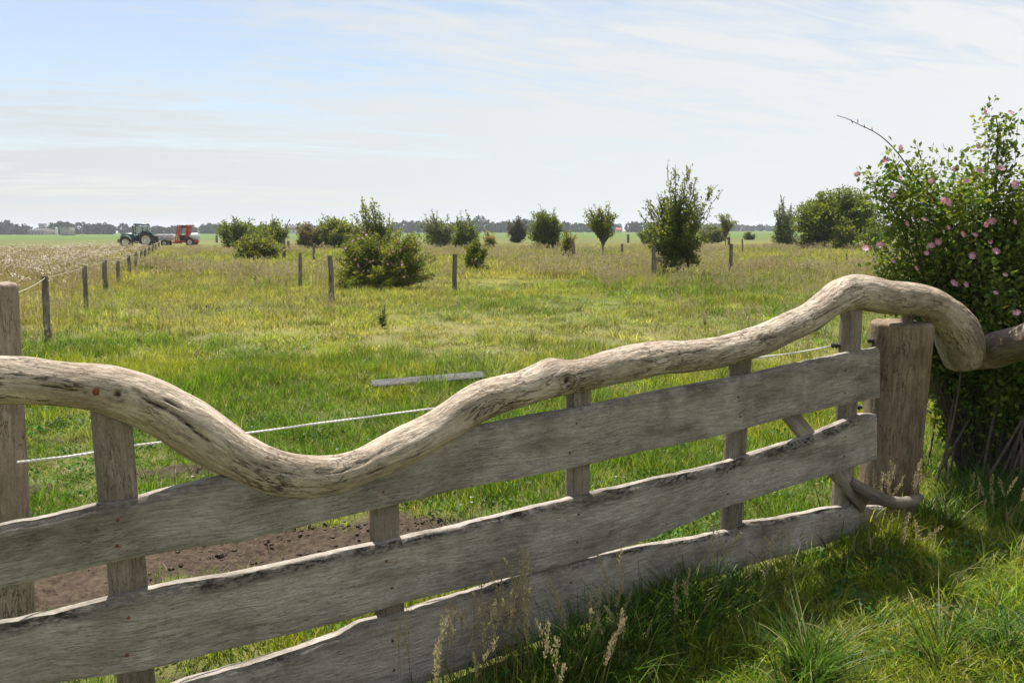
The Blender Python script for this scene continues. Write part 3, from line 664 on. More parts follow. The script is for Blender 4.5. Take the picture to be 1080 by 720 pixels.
# ------------------------------------------------------------------ field stakes and fence wires
def stake(px, pyb, pyt, label, group, w_px=8, lean=0.0, seed=0):
    b = ground(px+lean, pyb); Y = b.y; t_ = atdist(px, pyt, Y); r_ = w_px*.43/F*Y
    o = empty('fence_post', b)
    b0 = np.array((0, 0, -.1)); t0 = np.array(t_-b)
    # a slightly crooked branch stake
    n = 16; s = np.linspace(0, 1, n); C = b0+(t0-b0)*s[:, None]; C[:, 0] += (vn(s*2, s*0+seed, 1.5, seed)-.5)*.5*r_; G = Geo()
    rr = r_*(1.08-.16*s)*(1+(vn(s*4, s*0, 2, seed+2)-.5)*.18); G.tube(C, rr, 10)
    ob = G.obj('fence_post', M_STAKE); bpy.data.objects.remove(o); ob.location = b
    return tag(ob, label, 'post', group), b, t_
ordn = ['nearest', 'second nearest', 'third', 'fourth', 'fifth', 'sixth', 'seventh', 'eighth', 'ninth', 'tenth', 'eleventh', 'twelfth', 'thirteenth', 'farthest']
LEFT = [(47, 358, 291, 8, 4), (89, 327, 280, 5.5, 2), (110.5, 310, 274, 5.5, 1), (124, 300, 275, 4.2, 1), (136, 292, 269, 3.8, 1), (143, 287, 266, 3.4, .5), (149, 280, 264, 3.2, .5),
        (153, 276, 262, 3.0, .3), (157, 272, 260, 2.8, .3), (161, 268.5, 258.5, 2.5, .2), (164, 266, 256.5, 2.4, .2), (167.5, 263, 255, 2.4, .2)]
tops = []
for i, (px, yb, yt, wp, ln) in enumerate(LEFT):
    lab = ('nearest brown stake of the long wire fence, standing just right of the grey pole' if i == 0 else
           'last small stake of the wire fence, beside the tractor' if i == len(LEFT)-1 else f'{ordn[i]} brown stake of the long wire fence, counted from the gate')
    o, b, t_ = stake(px, yb, yt, lab, 'stakes of the long wire fence leading to the tractor', wp, ln, i)
    tops.append(t_-Vector((0, 0, .03)))
wp_ = [atdist(17, 313, 2.95)+Vector((-.03, 0, 0))] + tops
P = []
for a_, b_ in zip(wp_[:-1], wp_[1:]):
    for k in range(6):
        f_ = k/6; q = a_.lerp(b_, f_); q.z -= .10*f_*(1-f_)*.6; P.append(q)
P.append(wp_[-1])
G = Geo(); G.tube(np.array(P), np.interp([p.y for p in P], [3, 12, 70], [.0022, .0045, .010]), 5)
tag(G.obj('fence_wire', M_WIRE), 'yellowish fence wire running along the long row of brown stakes', 'wire')

MID = [(348.5, 319, 269.5, 6.5, 1.2, 'leaning stake closest to the big blooming bush in the meadow'), (316, 305, 267, 4.5, 1.3, 'thin dark stake left of the leaning stake in the meadow'),
       (480, 309, 268, 6, -.6, 'upright grey stake right of the big blooming bush'), (331, 277, 256.5, 3.2, 0, 'small dark stake in front of the gap between hedge bushes'),
       (255, 276, 251, 5.5, -.5, 'pale thick stake in front of the yellowish bush'), (299, 275, 253, 4.2, 1, 'slanted pale stake just right of the yellowish bush'), (304, 268, 254, 3.4, .3, 'second pale stake at the right edge of the yellowish bush'),
       (689, 294, 260, 5.5, .4, 'stake at the left foot of the tall feathery tree'), (771, 290, 257, 5, -.2, 'dark stake in open meadow right of the tall feathery tree'),
       (605, 278, 256, 4, .3, 'grey stake beside the small rusty shrub'), (656, 272, 257, 3, .1, 'short thin stake right of the small tree with a bare trunk'), (662.5, 256, 247, 3, 0, 'tiny far stake left of the tall feathery tree'),
       (228.5, 256, 248, 2.6, 0, 'tiny far stake left of the dark hedge bush'), (191, 257, 251, 2, 0, 'tiny stake in front of the red machine'), (769, 262, 250, 3, -.3, 'stake under the small pale tree'),
       (783, 268, 252, 2, .2, 'thin stake near the round dark bush'), (20, 278, 268, 2.4, .3, 'lone thin stake among the white flowers')]
for i, (px, yb, yt, wp, ln, lab) in enumerate(MID):
    stake(px, yb, yt, lab, 'stakes scattered across the meadow', wp, ln, 20+i)
# marker post with a white cap in the left field
b = ground(70, 268); G = Geo(); G.tube([(0, 0, 0), (0, 0, .35)], [.10, .11], 12); o = tag(G.obj('marker_post', M_BLACK, None, b), 'short dark marker post with a white cap beyond the white flowers', 'post')
G = Geo(); G.lathe([(0, .35), (.13, .35), (.13, .42), (.07, .48), (0, .49)], 'Z', 14); G.obj('white_cap', M_WHITE, o)

# ------------------------------------------------------------------ plank in the grass
A, B = ground(397, 410), ground(500, 403); A2, B2 = ground(405, 416), ground(492, 408)
ax = (B-A); L = ax.length+.15; ang = math.atan2(ax.y, ax.x); c_ = (A+B)/2
G = Geo(); G.box((0, 0, 0), (L, .20, .035), bev=.06); wv = G.W[0]
o = G.obj('loose_plank', M_PLANK, None, (c_.x+.04, c_.y-.05, .07), smooth=False); o.rotation_euler = (R(9), R(-1.0), ang)
tag(o, 'loose grey plank lying in the grass behind the log rail', 'plank')

# ------------------------------------------------------------------ plants
def leaves_mesh(P, A, N, L, Wd, tint, mat_, name):
    """leaf rhombs folded along the rib"""
    n = len(P); S = np.cross(A, N); S /= np.linalg.norm(S, axis=1)[:, None]+1e-9; N = np.cross(S, A)
    L = np.broadcast_to(L, (n,))[:, None]; Wd = np.broadcast_to(Wd, (n,))[:, None]
    V = np.stack([P, P+A*L*.45+S*Wd*.5+N*Wd*.12, P+A*L, P+A*L*.45-S*Wd*.5+N*Wd*.12], 1).reshape(-1, 3)
    b_ = np.arange(n)*4; T = np.vstack([np.stack([b_, b_+1, b_+2], 1), np.stack([b_, b_+2, b_+3], 1)])
    return mesh_np(name, V, T, mat_, {'tint': np.repeat(tint, 4)})
def unit(v): return v/(np.linalg.norm(v, axis=-1, keepdims=True)+1e-9)
def plant(name, base, blobs, label, cat, group=None, lm=None, nb=60, lpb=60, leaf=.06, lw=.6, spread=.22, shoots=0, shoot_len=.5, stems=5, trunk=None, seed=0,
          tw=.012, flowers=0, fl=.05, tintb=0.0, stem_from=None, droop=0.0, extra=None, tex=1.0, ymin=-99):
    """blobs: list (cx, cy, cz, rx, ry, rz, weight) relative to base; a bush or tree built from branches with leaf clusters"""
    rg = np.random.default_rng(seed+100); root = empty(name, base); tag(root, label, cat, group)
    blobs = np.array(blobs, float); wts = blobs[:, 6]*(blobs[:, 3]*blobs[:, 5]*blobs[:, 4])**.7; wts /= wts.sum()
    k = rg.choice(len(blobs), nb, p=wts); d = unit(rg.normal(size=(nb, 3))); rr = rg.random(nb)**(1/2.3); d[:, 2] = np.where(d[:, 2] < -.35, d[:, 2]*.6, d[:, 2])
    rr = rr*(.82+.3*rg.random(nb))
    tips = blobs[k, :3] + d*rr[:, None]*blobs[k, 3:6]; tips[:, 2] = np.maximum(tips[:, 2], .04)
    crown_c = (blobs[:, :3]*blobs[:, 6:7]).sum(0)/blobs[:, 6].sum()
    G = Geo(); LP = []; LA = []; LN = []; TI = []; LL = []
    height = (blobs[:, 2]+blobs[:, 5]).max(); wid = blobs[:, 3].max()
    t0 = np.array([0, 0, 0.0]) if trunk is None else np.array([trunk[1], 0, trunk[0]])
    stemb = [np.array([rg.normal()*.10*wid, rg.normal()*.10*wid, -.03]) for _ in range(stems)] if trunk is None else [t0]*max(1, stems)
    if stem_from is not None: stemb = [np.array(q, float) for q in stem_from]
    allc = []
    for i in range(nb):
        s0 = stemb[np.argmin([np.linalg.norm((q-tips[i])[:2])+rg.random()*.5*wid for q in stemb])] if len(stemb) > 1 else stemb[0]
        mid = s0*.5+tips[i]*.5; mid[:2] = s0[:2]*.62+tips[i][:2]*.38; mid[2] = s0[2]*.42+tips[i][2]*.58
        mid += rg.normal(size=3)*.04*wid
        u = np.linspace(0, 1, 7)[:, None]; C = (1-u)**2*s0+2*u*(1-u)*mid+u**2*tips[i]
        r0 = tw*(1.5 if i % 4 == 0 else .8); G.tube(C, np.linspace(r0, r0*.18, 7), 4, caps=False)
        # cluster
        n = int(lpb*1.35*(.5+rg.random())*(blobs[k[i], 6] if blobs[k[i], 6] < 1 else 1)); f = 1-rg.random(n)**1.6*.5
        idx = f*6; lo = np.clip(idx.astype(int), 0, 5); ff = (idx-lo)[:, None]; P_ = C[lo]*(1-ff)+C[lo+1]*ff
        rad = spread*(.45+.75*rg.random()); dd = unit(rg.normal(size=(n, 3))); dd[:, 2] *= .72
        P_ = P_ + dd*(rg.random(n)**.55)[:, None]*rad
        LP.append(P_); a_ = unit(dd+rg.normal(size=(n, 3))*.55+np.array([0, 0, .25-droop])); LA.append(a_)
        LN.append(unit(rg.normal(size=(n, 3))*.75+np.array([0, 0, 1.0])))
        tb = rg.random()*.45+tintb; TI.append(np.clip(tb+rg.random(n)*.5, 0, 1)); LL.append(leaf*(.6+.7*rg.random(n)))
        allc.append(tips[i])
    for i in range(shoots):
        j = rg.integers(nb); p0_ = tips[np.argsort(-tips[:, 2]-.2*rg.random(nb))[rg.integers(max(1, nb//2))]]; out_ = unit(p0_-crown_c*np.array([1, 1, .6])); dr = unit(out_*.8+np.array([0, 0, .75])+rg.normal(size=3)*.22)
        Ls = shoot_len*(.5+.8*rg.random()); m_ = 7; u = np.linspace(0, 1, m_)[:, None]; bend = rg.normal(size=3)*.25; bend[2] -= .15+droop
        C = p0_+dr*u*Ls+bend*u**2*Ls*.6; G.tube(C, np.linspace(tw*.5, tw*.16, m_), 3, caps=False)
        n = int(max(6, 2.3*Ls/leaf)*tex); f = rg.random(n)*(m_-1.001); lo = f.astype(int); ff = (f-lo)[:, None]; P_ = C[lo]*(1-ff)+C[lo+1]*ff
        a_ = unit(rg.normal(size=(n, 3))+dr*.9); LP.append(P_+rg.normal(size=(n, 3))*leaf*.3); LA.append(a_); LN.append(unit(rg.normal(size=(n, 3))+np.array([0, 0, .8])))
        TI.append(np.clip(.3+tintb+rg.random(n)*.6, 0, 1)); LL.append(leaf*(.6+.6*rg.random(n)))
    if extra: extra(G, rg)
    P_ = np.vstack(LP); keep = (P_[:, 2] > .01) & ((P_[:, 1] > ymin) | (P_[:, 2] > 1.35))
    # knock holes with noise so sky and background show through
    P_k = P_[keep]; A_ = np.vstack(LA)[keep]; N_ = np.vstack(LN)[keep]; T_ = np.concatenate(TI)[keep]; L_ = np.concatenate(LL)[keep]
    me = leaves_mesh(P_k, A_, N_, L_, L_*lw, T_, lm, 'crown'); link('foliage' if trunk is None else 'crown', me, root)
    if trunk is not None:
        h, lx, tr_ = trunk; n = 10; s = np.linspace(0, 1, n); C = np.stack([lx*s**1.3+(vn(s*3, s*0+seed, 1, seed)-.5)*tr_*1.5, (vn(s*3, s*0+seed+4, 1, seed)-.5)*tr_, -.05+(h+.05)*s], 1)
        Gt = Geo(); Gt.tube(C, tr_*np.interp(s, [0, .12, 1], [1.45, 1.0, .75]), 9)
        Gt.obj('trunk', M_STAKE, root); G.obj('limbs', M_TWIG, root)
    else: G.obj('stems', M_TWIG, root)
    return root, P_k, tips, rg

def bush_at(pxl, pxr, pyt, pyb, **kw):
    """blobs in fractions of the box: (fx, fz, rx, rz, weight), box measured on the photo"""
    if not kw.get('trunk'): kw['blobs'] = list(kw['blobs']) + [(.5, .17, .40, .2, .9)]
    cx = (pxl+pxr)/2; b = ground(cx, pyb); Y = b.y; k = Y/F; Wm = (pxr-pxl)*k; tp = atdist(cx, pyt, Y); Hm = tp.z
    bl = [((fx-.5)*Wm, dy*Wm, fz*Hm, rx*Wm*1.13, rx*Wm*dr, rz*Hm*1.06, wt) for (fx, fz, rx, rz, wt, dy, dr) in [(*q, *((0, .9)[len(q)-5:] if len(q) < 7 else ())) for q in kw.pop('blobs')]]
    lf = kw.pop('leafpx', None)
    if lf: kw['leaf'] = lf*k
    for nm in ('spread', 'shoot_len', 'tw'):
        if nm+'_px' in kw: kw[nm] = kw.pop(nm+'_px')*k
    return plant(kw.pop('name', 'bush'), b, bl, **kw)
HB = 'bushes scattered over the meadow'
dome = [(.5, .45, .42, .45, 1), (.25, .35, .24, .33, 1), (.76, .38, .24, .34, 1), (.45, .7, .25, .26, 1), (.65, .66, .2, .26, .8)]
bush_at(230, 272, 229, 263, blobs=[(.45, .55, .42, .42, 1), (.2, .6, .25, .3, .8), (.75, .5, .26, .4, 1), (.5, .25, .35, .22, 1)], label='dark hedge bush with a frayed top, leftmost of the meadow bushes', cat='bush', group=HB, lm=ML_DENSE, nb=90, lpb=70, leafpx=2.4, spread_px=5.5, shoots=22, shoot_len_px=7, tw_px=.9, seed=1)
bush_at(266, 305, 232, 264, blobs=[(.5, .5, .45, .42, 1), (.25, .62, .25, .3, .8), (.75, .6, .26, .33, 1)], label='olive bush just right of the dark hedge bush', cat='bush', group=HB, lm=ML_TREE, nb=80, lpb=62, leafpx=2.4, spread_px=5.5, shoots=26, shoot_len_px=8, tw_px=.9, seed=2)
bush_at(246, 304, 243, 276, blobs=[(.3, .55, .28, .38, 1), (.68, .5, .30, .42, 1), (.5, .25, .4, .25, 1)], label='yellowish blossoming bush in front of the dark hedge bushes', cat='bush', group=HB, lm=ML_YEL, nb=90, lpb=55, leafpx=2.5, spread_px=6, shoots=24, shoot_len_px=7, tw_px=.9, seed=3)
bush_at(310, 346, 233, 263, blobs=[(.5, .45, .42, .45, 1), (.35, .7, .25, .26, 1), (.75, .5, .2, .3, .8)], label='small dark reddish bush left of the pair with bright foliage', cat='bush', group=HB, lm=ML_DULL, nb=70, lpb=62, leafpx=2.3, spread_px=5, shoots=12, shoot_len_px=5, tw_px=.8, seed=4, tintb=.1)
bush_at(333, 382, 226, 263, blobs=[(.5, .5, .45, .45, 1), (.35, .72, .28, .26, 1), (.72, .66, .26, .28, 1)], label='rounded bright green bush left of the spiky tall shrub', cat='bush', group=HB, lm=ML_TREE, nb=95, lpb=70, leafpx=2.4, spread_px=5.5, shoots=22, shoot_len_px=7, tw_px=.8, seed=5, tintb=.15)
bush_at(366, 424, 211, 275, blobs=[(.42, .55, .22, .40, 1), (.38, .82, .10, .16, .6), (.72, .55, .22, .30, .8), (.55, .28, .40, .26, 1), (.85, .60, .1, .2, .5)], label='tall spiky shrub rising behind the big blooming bush', cat='shrub', group=HB, lm=ML_TREE, nb=170, lpb=52, leafpx=2.6, spread_px=5, shoots=40, shoot_len_px=10, tw_px=.8, seed=6, tintb=.1)
# large blooming bush in the middle distance
def rose_spots(root, P, rg, n, size, name='flower'):
    pass
fl_me = {}
def flower_mesh(size, key):
    if key in fl_me: return fl_me[key]
    V = []; T = []; ti = []
    for k in range(5):
        a0 = 2*np.pi*k/5; nn = 7; c_ = len(V)
        V.append((0, 0, 0)); ti.append(.95)
        for j in range(nn):
            a_ = a0+(j/(nn-1)-.5)*1.32; r_ = size*(.5 if j in (0, nn-1) else (.94 if j == nn//2 else 1.0)*(.9+.1*abs(j-3)/3)); V.append((r_*math.cos(a_)*.5*2, r_*math.sin(a_), r_*.28*(1+.3*math.sin(j*2+k)))); ti.append(.35+.1*k)
        for j in range(nn-1): T.append((c_, c_+1+j, c_+2+j))
    me = mesh_np('flower', V, np.array(T), [M_PETAL, M_STAMEN], {'tint': np.array(ti)})
    import bmesh
    bm = bmesh.new(); bm.from_mesh(me); r0 = bmesh.ops.create_icosphere(bm, subdivisions=1, radius=size*.17)
    for v in r0['verts']: v.co.z = v.co.z*.5+size*.07
    for f in {f for v in r0['verts'] for f in v.link_faces}: f.material_index = 1
    bm.to_mesh(me); bm.free(); fl_me[key] = me; return me
def add_flowers(root, spots, size, key, rg, normals=None):
    me = flower_mesh(size, key)
    for i, s_ in enumerate(spots):
        o = bpy.data.objects.new('flower', me); COL.objects.link(o); o.parent = root; o.location = Vector(s_)
        nrm = Vector(normals[i]) if normals is not None else Vector((rg.normal()*.5, -1, .5+rg.normal()*.4))
        q = nrm.to_track_quat('Z', 'Y'); o.rotation_mode = 'QUATERNION'; o.rotation_quaternion = q @ Vector((0, 0, 1)).rotation_difference(Vector((0, 0, 1))); k = .75+rg.random()*.5; o.scale = (k, k*(.8+.3*rg.random()), k)
big, P_, tips_, rg_ = bush_at(345, 457, 243, 306, blobs=[(.72, .52, .27, .46, 1), (.42, .55, .22, .42, .9), (.12, .45, .14, .42, .9), (.55, .25, .44, .26, 1), (.78, .80, .18, .22, .8), (.5, .84, .14, .18, .6), (.25, .6, .16, .3, .7)],
        label='big sprawling rose bush in pale bloom in the middle of the meadow', cat='bush', lm=ML_YEL, nb=300, lpb=85, leafpx=2.7, spread_px=7, shoots=60, shoot_len_px=9, tw_px=.9, seed=7, tintb=-.12)
sp = P_[(P_[:, 1] < -.1) & (P_[:, 2] > .4)]; sp = sp[rg_.choice(len(sp), 70, replace=False)]; add_flowers(big, sp-np.array((0, .05, 0)), .040, 'small', rg_)
bush_at(445, 484, 222, 262, blobs=[(.4, .42, .36, .4, 1), (.35, .78, .2, .2, .6), (.8, .4, .2, .36, .9)], label='pale twiggy shrub left of the paired dark shrub', cat='shrub', group=HB, lm=ML_PALE, nb=70, lpb=42, leafpx=2.2, spread_px=5, shoots=30, shoot_len_px=9, tw_px=.8, seed=8)
bush_at(475, 504, 226, 263, blobs=[(.55, .42, .42, .4, 1), (.5, .72, .22, .2, .7)], label='dark conical shrub right of the pale twiggy shrub', cat='shrub', group=HB, lm=ML_DENSE, nb=60, lpb=56, leafpx=2.2, spread_px=4.5, shoots=18, shoot_len_px=10, tw_px=.8, seed=9, tintb=.1)
bush_at(487, 518, 249, 287, blobs=[(.5, .45, .4, .42, 1), (.42, .78, .2, .2, .7)], label='small loose green bush standing in tall dry grass', cat='bush', group=HB, lm=ML_DENSE, nb=60, lpb=50, leafpx=2.7, spread_px=4.5, shoots=22, shoot_len_px=7, tw_px=.8, seed=10, tintb=.15)
bush_at(509, 523, 244, 263, blobs=[(.5, .5, .42, .42, 1)], label='tiny rusty bush behind the small loose green bush', cat='bush', group=HB, lm=ML_YEL, nb=28, lpb=40, leafpx=2.0, spread_px=3, shoots=6, shoot_len_px=3, tw_px=.7, seed=11, tintb=.2)
bush_at(534, 557, 226, 256, blobs=[(.5, .42, .44, .42, 1), (.6, .8, .3, .16, .3)], label='dark purplish small tree far out in the meadow', cat='tree', group=HB, lm=ML_DARK, nb=60, lpb=58, leafpx=1.9, spread_px=3.6, shoots=24, shoot_len_px=8, tw_px=.7, seed=12, trunk=None)
bush_at(556, 596, 219, 264, blobs=[(.5, .45, .44, .42, 1), (.5, .74, .3, .24, 1), (.6, .9, .15, .1, .4)], label='dense dark green bush with a frayed top beyond the dry grass', cat='bush', group=HB, lm=ML_DENSE, nb=130, lpb=80, leafpx=2.1, spread_px=4.5, shoots=36, shoot_len_px=9, tw_px=.8, seed=13, tintb=.05)
bush_at(589, 610, 242, 276, blobs=[(.5, .62, .42, .34, 1), (.5, .3, .3, .2, .4)], label='small rusty shrub beside the dense dark green bush', cat='shrub', group=HB, lm=ML_YEL, nb=42, lpb=40, leafpx=2.1, spread_px=3.5, shoots=12, shoot_len_px=4, tw_px=.8, seed=14, tintb=.0)
bush_at(614, 657, 216, 272, blobs=[(.42, .68, .36, .24, 1), (.62, .82, .22, .12, .7), (.28, .82, .2, .14, .6), (.55, .5, .22, .12, .7)], name='small_tree', label='small tree with a crooked bare trunk and windblown crown', cat='tree', lm=ML_TREE, nb=75, lpb=42, leafpx=2.3, spread_px=4.5, shoots=30, shoot_len_px=8, tw_px=.8, seed=15, tintb=.15, trunk=(.75, .02, .07), stems=1)
# tall feathery tree
bush_at(672, 756, 178, 292, blobs=[(.46, .38, .36, .26, 1.0), (.50, .16, .32, .14, .8), (.45, .62, .24, .2, .75), (.42, .84, .12, .12, .35), (.74, .60, .18, .12, .55), (.22, .56, .14, .08, .35), (.88, .72, .12, .08, .3), (.62, .78, .12, .12, .35)],
        name='feathery_tree', label='tall feathery young tree with ragged upswept branches in the meadow', cat='tree', lm=ML_TREE, nb=230, lpb=46, leafpx=3.1, spread_px=6.5, shoots=150, shoot_len_px=17, tw_px=1.0, seed=16, trunk=(.45, 0, .08), stems=1, lw=.55)
bush_at(671, 696, 235, 259, blobs=[(.5, .5, .45, .45, 1)], label='green bush half hidden behind the left of the feathery tree', cat='bush', group=HB, lm=ML_TREE, nb=45, lpb=52, leafpx=2.0, spread_px=4, shoots=8, shoot_len_px=4, tw_px=.7, seed=17)
bush_at(733, 768, 232, 258, blobs=[(.3, .5, .32, .45, 1), (.7, .45, .32, .4, 1)], label='pale green bush just right of the feathery tree', cat='bush', group=HB, lm=ML_PALE, nb=60, lpb=52, leafpx=2.0, spread_px=4, shoots=12, shoot_len_px=4, tw_px=.7, seed=18)
bush_at(754, 776, 224, 262, blobs=[(.5, .78, .44, .18, .8), (.4, .55, .3, .14, .4)], name='small_tree', label='thin pale sapling with a flat spreading top', cat='tree', lm=ML_PALE, nb=34, lpb=28, leafpx=2.0, spread_px=3.5, shoots=16, shoot_len_px=5, tw_px=.7, seed=19, trunk=(1.1, 0, .05), stems=1)
bush_at(783, 797, 244, 253, blobs=[(.5, .45, .46, .5, 1)], label='tiny round black-green bush far out on the crop edge', cat='bush', group=HB, lm=ML_DENSE, nb=40, lpb=60, leafpx=1.3, spread_px=2, tw_px=.6, seed=20, tintb=-.2)
bush_at(809, 844, 212, 260, blobs=[(.5, .42, .36, .36, 1), (.4, .74, .22, .2, .6), (.7, .7, .16, .2, .5)], label='grey-green open shrub left of the big round tree', cat='shrub', group=HB, lm=ML_PALE, nb=80, lpb=42, leafpx=2.2, spread_px=4.5, shoots=40, shoot_len_px=9, tw_px=.8, seed=21, tintb=-.25)
bush_at(836, 930, 196, 264, blobs=[(.49, .50, .42, .46, 1), (.46, .58, .34, .38, .6), (.22, .45, .20, .36, .9), (.5, .30, .40, .22, 1), (.86, .35, .14, .26, .8)], name='round_tree',
        label='big round dark green tree left of the rose bush', cat='tree', lm=ML_TREE, nb=700, lpb=80, leafpx=2.7, spread_px=7, shoots=30, shoot_len_px=4, tw_px=1.0, seed=22, trunk=(.9, 0, .2), stems=1, tintb=-.05)
bush_at(874, 906, 233, 265, blobs=[(.5, .5, .42, .42, 1), (.5, .25, .42, .22, 1)], label='yellow-green bush in front of the big round tree', cat='bush', group=HB, lm=ML_TREE, nb=70, lpb=60, leafpx=2.3, spread_px=4.5, shoots=14, shoot_len_px=5, tw_px=.8, seed=23, tintb=.3)
bush_at(836, 876, 245, 264, blobs=[(.3, .45, .35, .45, 1), (.7, .45, .32, .5, 1)], label='low grey-green willow scrub under the big round tree', cat='bush', group=HB, lm=ML_PALE, nb=60, lpb=50, leafpx=2.1, spread_px=4, shoots=12, shoot_len_px=4, tw_px=.7, seed=24, tintb=-.2)
bush_at(905, 950, 222, 266, blobs=[(.45, .45, .4, .45, 1), (.7, .6, .3, .3, 1)], label='dark bush between the big round tree and the rose bush', cat='bush', group=HB, lm=ML_DENSE, nb=90, lpb=60, leafpx=2.3, spread_px=5, shoots=16, shoot_len_px=5, tw_px=.8, seed=25)

# near rose bush on the right: a cane thicket with leaves and pink flowers
RB = ground(1035, 508); Yr = RB.y
def rb(px, py, dy=0.0):
    q = atdist(px, py, Yr+dy); return (q.x-RB.x, q.y-RB.y, q.z)
def rbl(px, py, rpx, rpz, wt, dy=0.0, ry=None):
    k = (Yr+dy)/F; c_ = rb(px, py, dy); return (*c_, rpx*k, (ry if ry else rpx*k*.8), rpz*k, wt)
blobs = [rbl(985, 205, 62, 46, 1.0), rbl(942, 188, 36, 30, .95), rbl(920, 178, 16, 14, .5), rbl(1058, 126, 16, 9, 2.2), rbl(1040, 124, 9, 8, 2.2), rbl(1060, 225, 60, 60, 1.0), rbl(1010, 280, 75, 60, 1.0, .1), rbl(940, 285, 38, 42, .75), rbl(920, 262, 18, 18, .5), rbl(1090, 310, 70, 80, 1.0), rbl(1000, 350, 60, 50, 1.0, .15),
         rbl(1080, 400, 80, 70, 1.0), rbl(1130, 230, 60, 70, 1.0), rbl(1030, 440, 50, 50, .9, .15), rbl(1160, 380, 80, 120, 1.0), rbl(1052, 148, 15, 24, 1.0), rbl(1070, 350, 80, 90, 1.0, -.15), rbl(990, 410, 35, 60, .35, .2)]
def canes(G, rg):
    # dead bare twig reaching up-left
    pts = [rb(985, 215), rb(962, 182), rb(944, 158), rb(932, 146), rb(920, 138), rb(905, 131), rb(893, 125), rb(883, 122)]
    G.tube(cub(np.array(pts), 24), np.linspace(.005, .0020, 24), 5)
    for (px, py) in ((905, 129.5), (912, 135), (899, 130), (920, 138)):
        c_ = np.array(rb(px, py)); G.tube([c_, c_+np.array((-.005, 0, .022))], [.004, .001], 4)
    for k in range(46):
        b_ = np.array((np.clip(rg.normal()*.30+.06, -.42, 1), rg.normal()*.25, -.03)); t_ = b_*.9+np.array((abs(rg.normal())*.3-.05, rg.normal()*.2, .7+rg.random()*.6)); m_ = (b_+t_)/2+np.array((rg.normal()*.12, rg.normal()*.12, .1))
        u = np.linspace(0, 1, 9)[:, None]; C = (1-u)**2*b_+2*u*(1-u)*m_+u**2*t_; G.tube(C, np.linspace(.009, .004, 9), 5, caps=False)
    C = [rb(1040, 300), rb(1050, 200), rb(1052, 160), rb(1051, 124)]; G.tube(cub(np.array(C), 20), np.linspace(.007, .003, 20), 5)
rose, Pr, tipsr, rgr = plant('rose_bush', RB, blobs, 'large dog rose bush with pink flowers at the right end of the gate', 'bush', lm=ML_ROSE, nb=1150, lpb=54, leaf=.037, lw=.60, spread=.105, shoots=110, shoot_len=.15, stems=9, tw=.0035, seed=31, extra=canes, tex=1.5, ymin=-.52)
FL = [(908, 172), (934, 170), (903, 184), (949, 157), (982, 191), (916, 167), (949, 188), (941, 206), (996, 211), (1000, 214), (1019, 191), (1066, 119), (1038, 118), (1031, 155), (1040, 236), (1070, 234), (1000, 240), (990, 255), (1028, 248),
      (1015, 247), (977, 267), (1046, 233), (982, 259), (1050, 265), (1044, 255), (1006, 299), (1050, 309), (1013, 320), (966, 283), (942, 276), (928, 258), (1025, 270), (956, 236), (1060, 290), (1018, 300), (913, 262), (967, 304), (1072, 330), (1047, 370), (1033, 180), (1055, 178), (1070, 195), (975, 232), (1008, 178)]
sp = []
for (px, py) in FL:
    r_ = ray(px, py); r_ = np.array(r_)/r_.y   # first foliage this ray meets
    Pw = Pr+np.array(RB); Q_ = Pw-np.array((0, 0, H)); yy = Q_[:, 1]; dx = np.abs(Q_[:, 0]-r_[0]*yy); dz_ = np.abs(Q_[:, 2]-r_[2]*yy); m_ = (dx < .05) & (dz_ < .05)
    if m_.sum() < 3: continue
    yhit = (np.sort(yy[m_])[min(3, m_.sum()-1)] if m_.sum() else Yr-.1) - .03
    sp.append(tuple(np.array((0, 0, H))+r_*yhit-np.array(RB)))
add_flowers(rose, sp, .023, 'near', rgr)

# thistles and leafy weeds standing in the meadow
def weed(px, pyb, hpx, label, seed, n=5, lm=ML_PALE, name='thistle', wide=.5):
    b = ground(px, pyb); k = b.y/F; h = hpx*k; rg = np.random.default_rng(seed); root = empty(name, b); tag(root, label, 'plant', 'tall weeds in the meadow'); G = Geo(); P = []; A = []; L = []
    for i in range(n):
        a_ = rg.random()*6.28; tp = np.array((math.cos(a_)*h*.25*wide, math.sin(a_)*h*.25*wide, h*(.6+.4*rg.random()))); G.tube([(0, 0, -.02), tuple(tp*.5), tuple(tp)], [h*.012, h*.010, h*.005], 4)
        m_ = 26; f = rg.random(m_)**.8; a2 = rg.random(m_)*6.28; P.append(tp*f[:, None]); A.append(unit(np.stack([np.cos(a2), np.sin(a2), .35+.4*rg.random(m_)], 1))); L.append(h*.26*(1.15-f))
    P = np.vstack(P); A = np.vstack(A); L = np.concatenate(L); me = leaves_mesh(P, A, unit(np.array([0, 0, 1.])+rg.normal(size=P.shape)*.3), L, L*.3, rg.random(len(P)), lm, 'leaves')
    link('leaves', me, root); G.obj('stems', M_TWIG, root)
weed(271, 302, 19, 'pair of bluish thistles, the left one, in the short grass', 1, 3); weed(284, 303, 16, 'pair of bluish thistles, the right one, in the short grass', 2, 3)
weed(403, 345, 32, 'grey-green thistle clump in the grass right of the leaning stake', 3, 6); weed(322, 322, 12, 'low leafy weed left of the leaning stake', 4, 5, ML_TREE)
weed(409, 303, 14, 'pale weed at the foot of the blooming bush', 5, 4); weed(852, 292, 16, 'tall leafy weed in front of the big round tree', 6, 4, ML_TREE); weed(893, 258+20, 14, 'leafy weed near the rose bush edge', 7, 4, ML_TREE)
weed(743, 345, 16, 'small dark weed in front of the feathery tree', 8, 4, ML_DENSE)

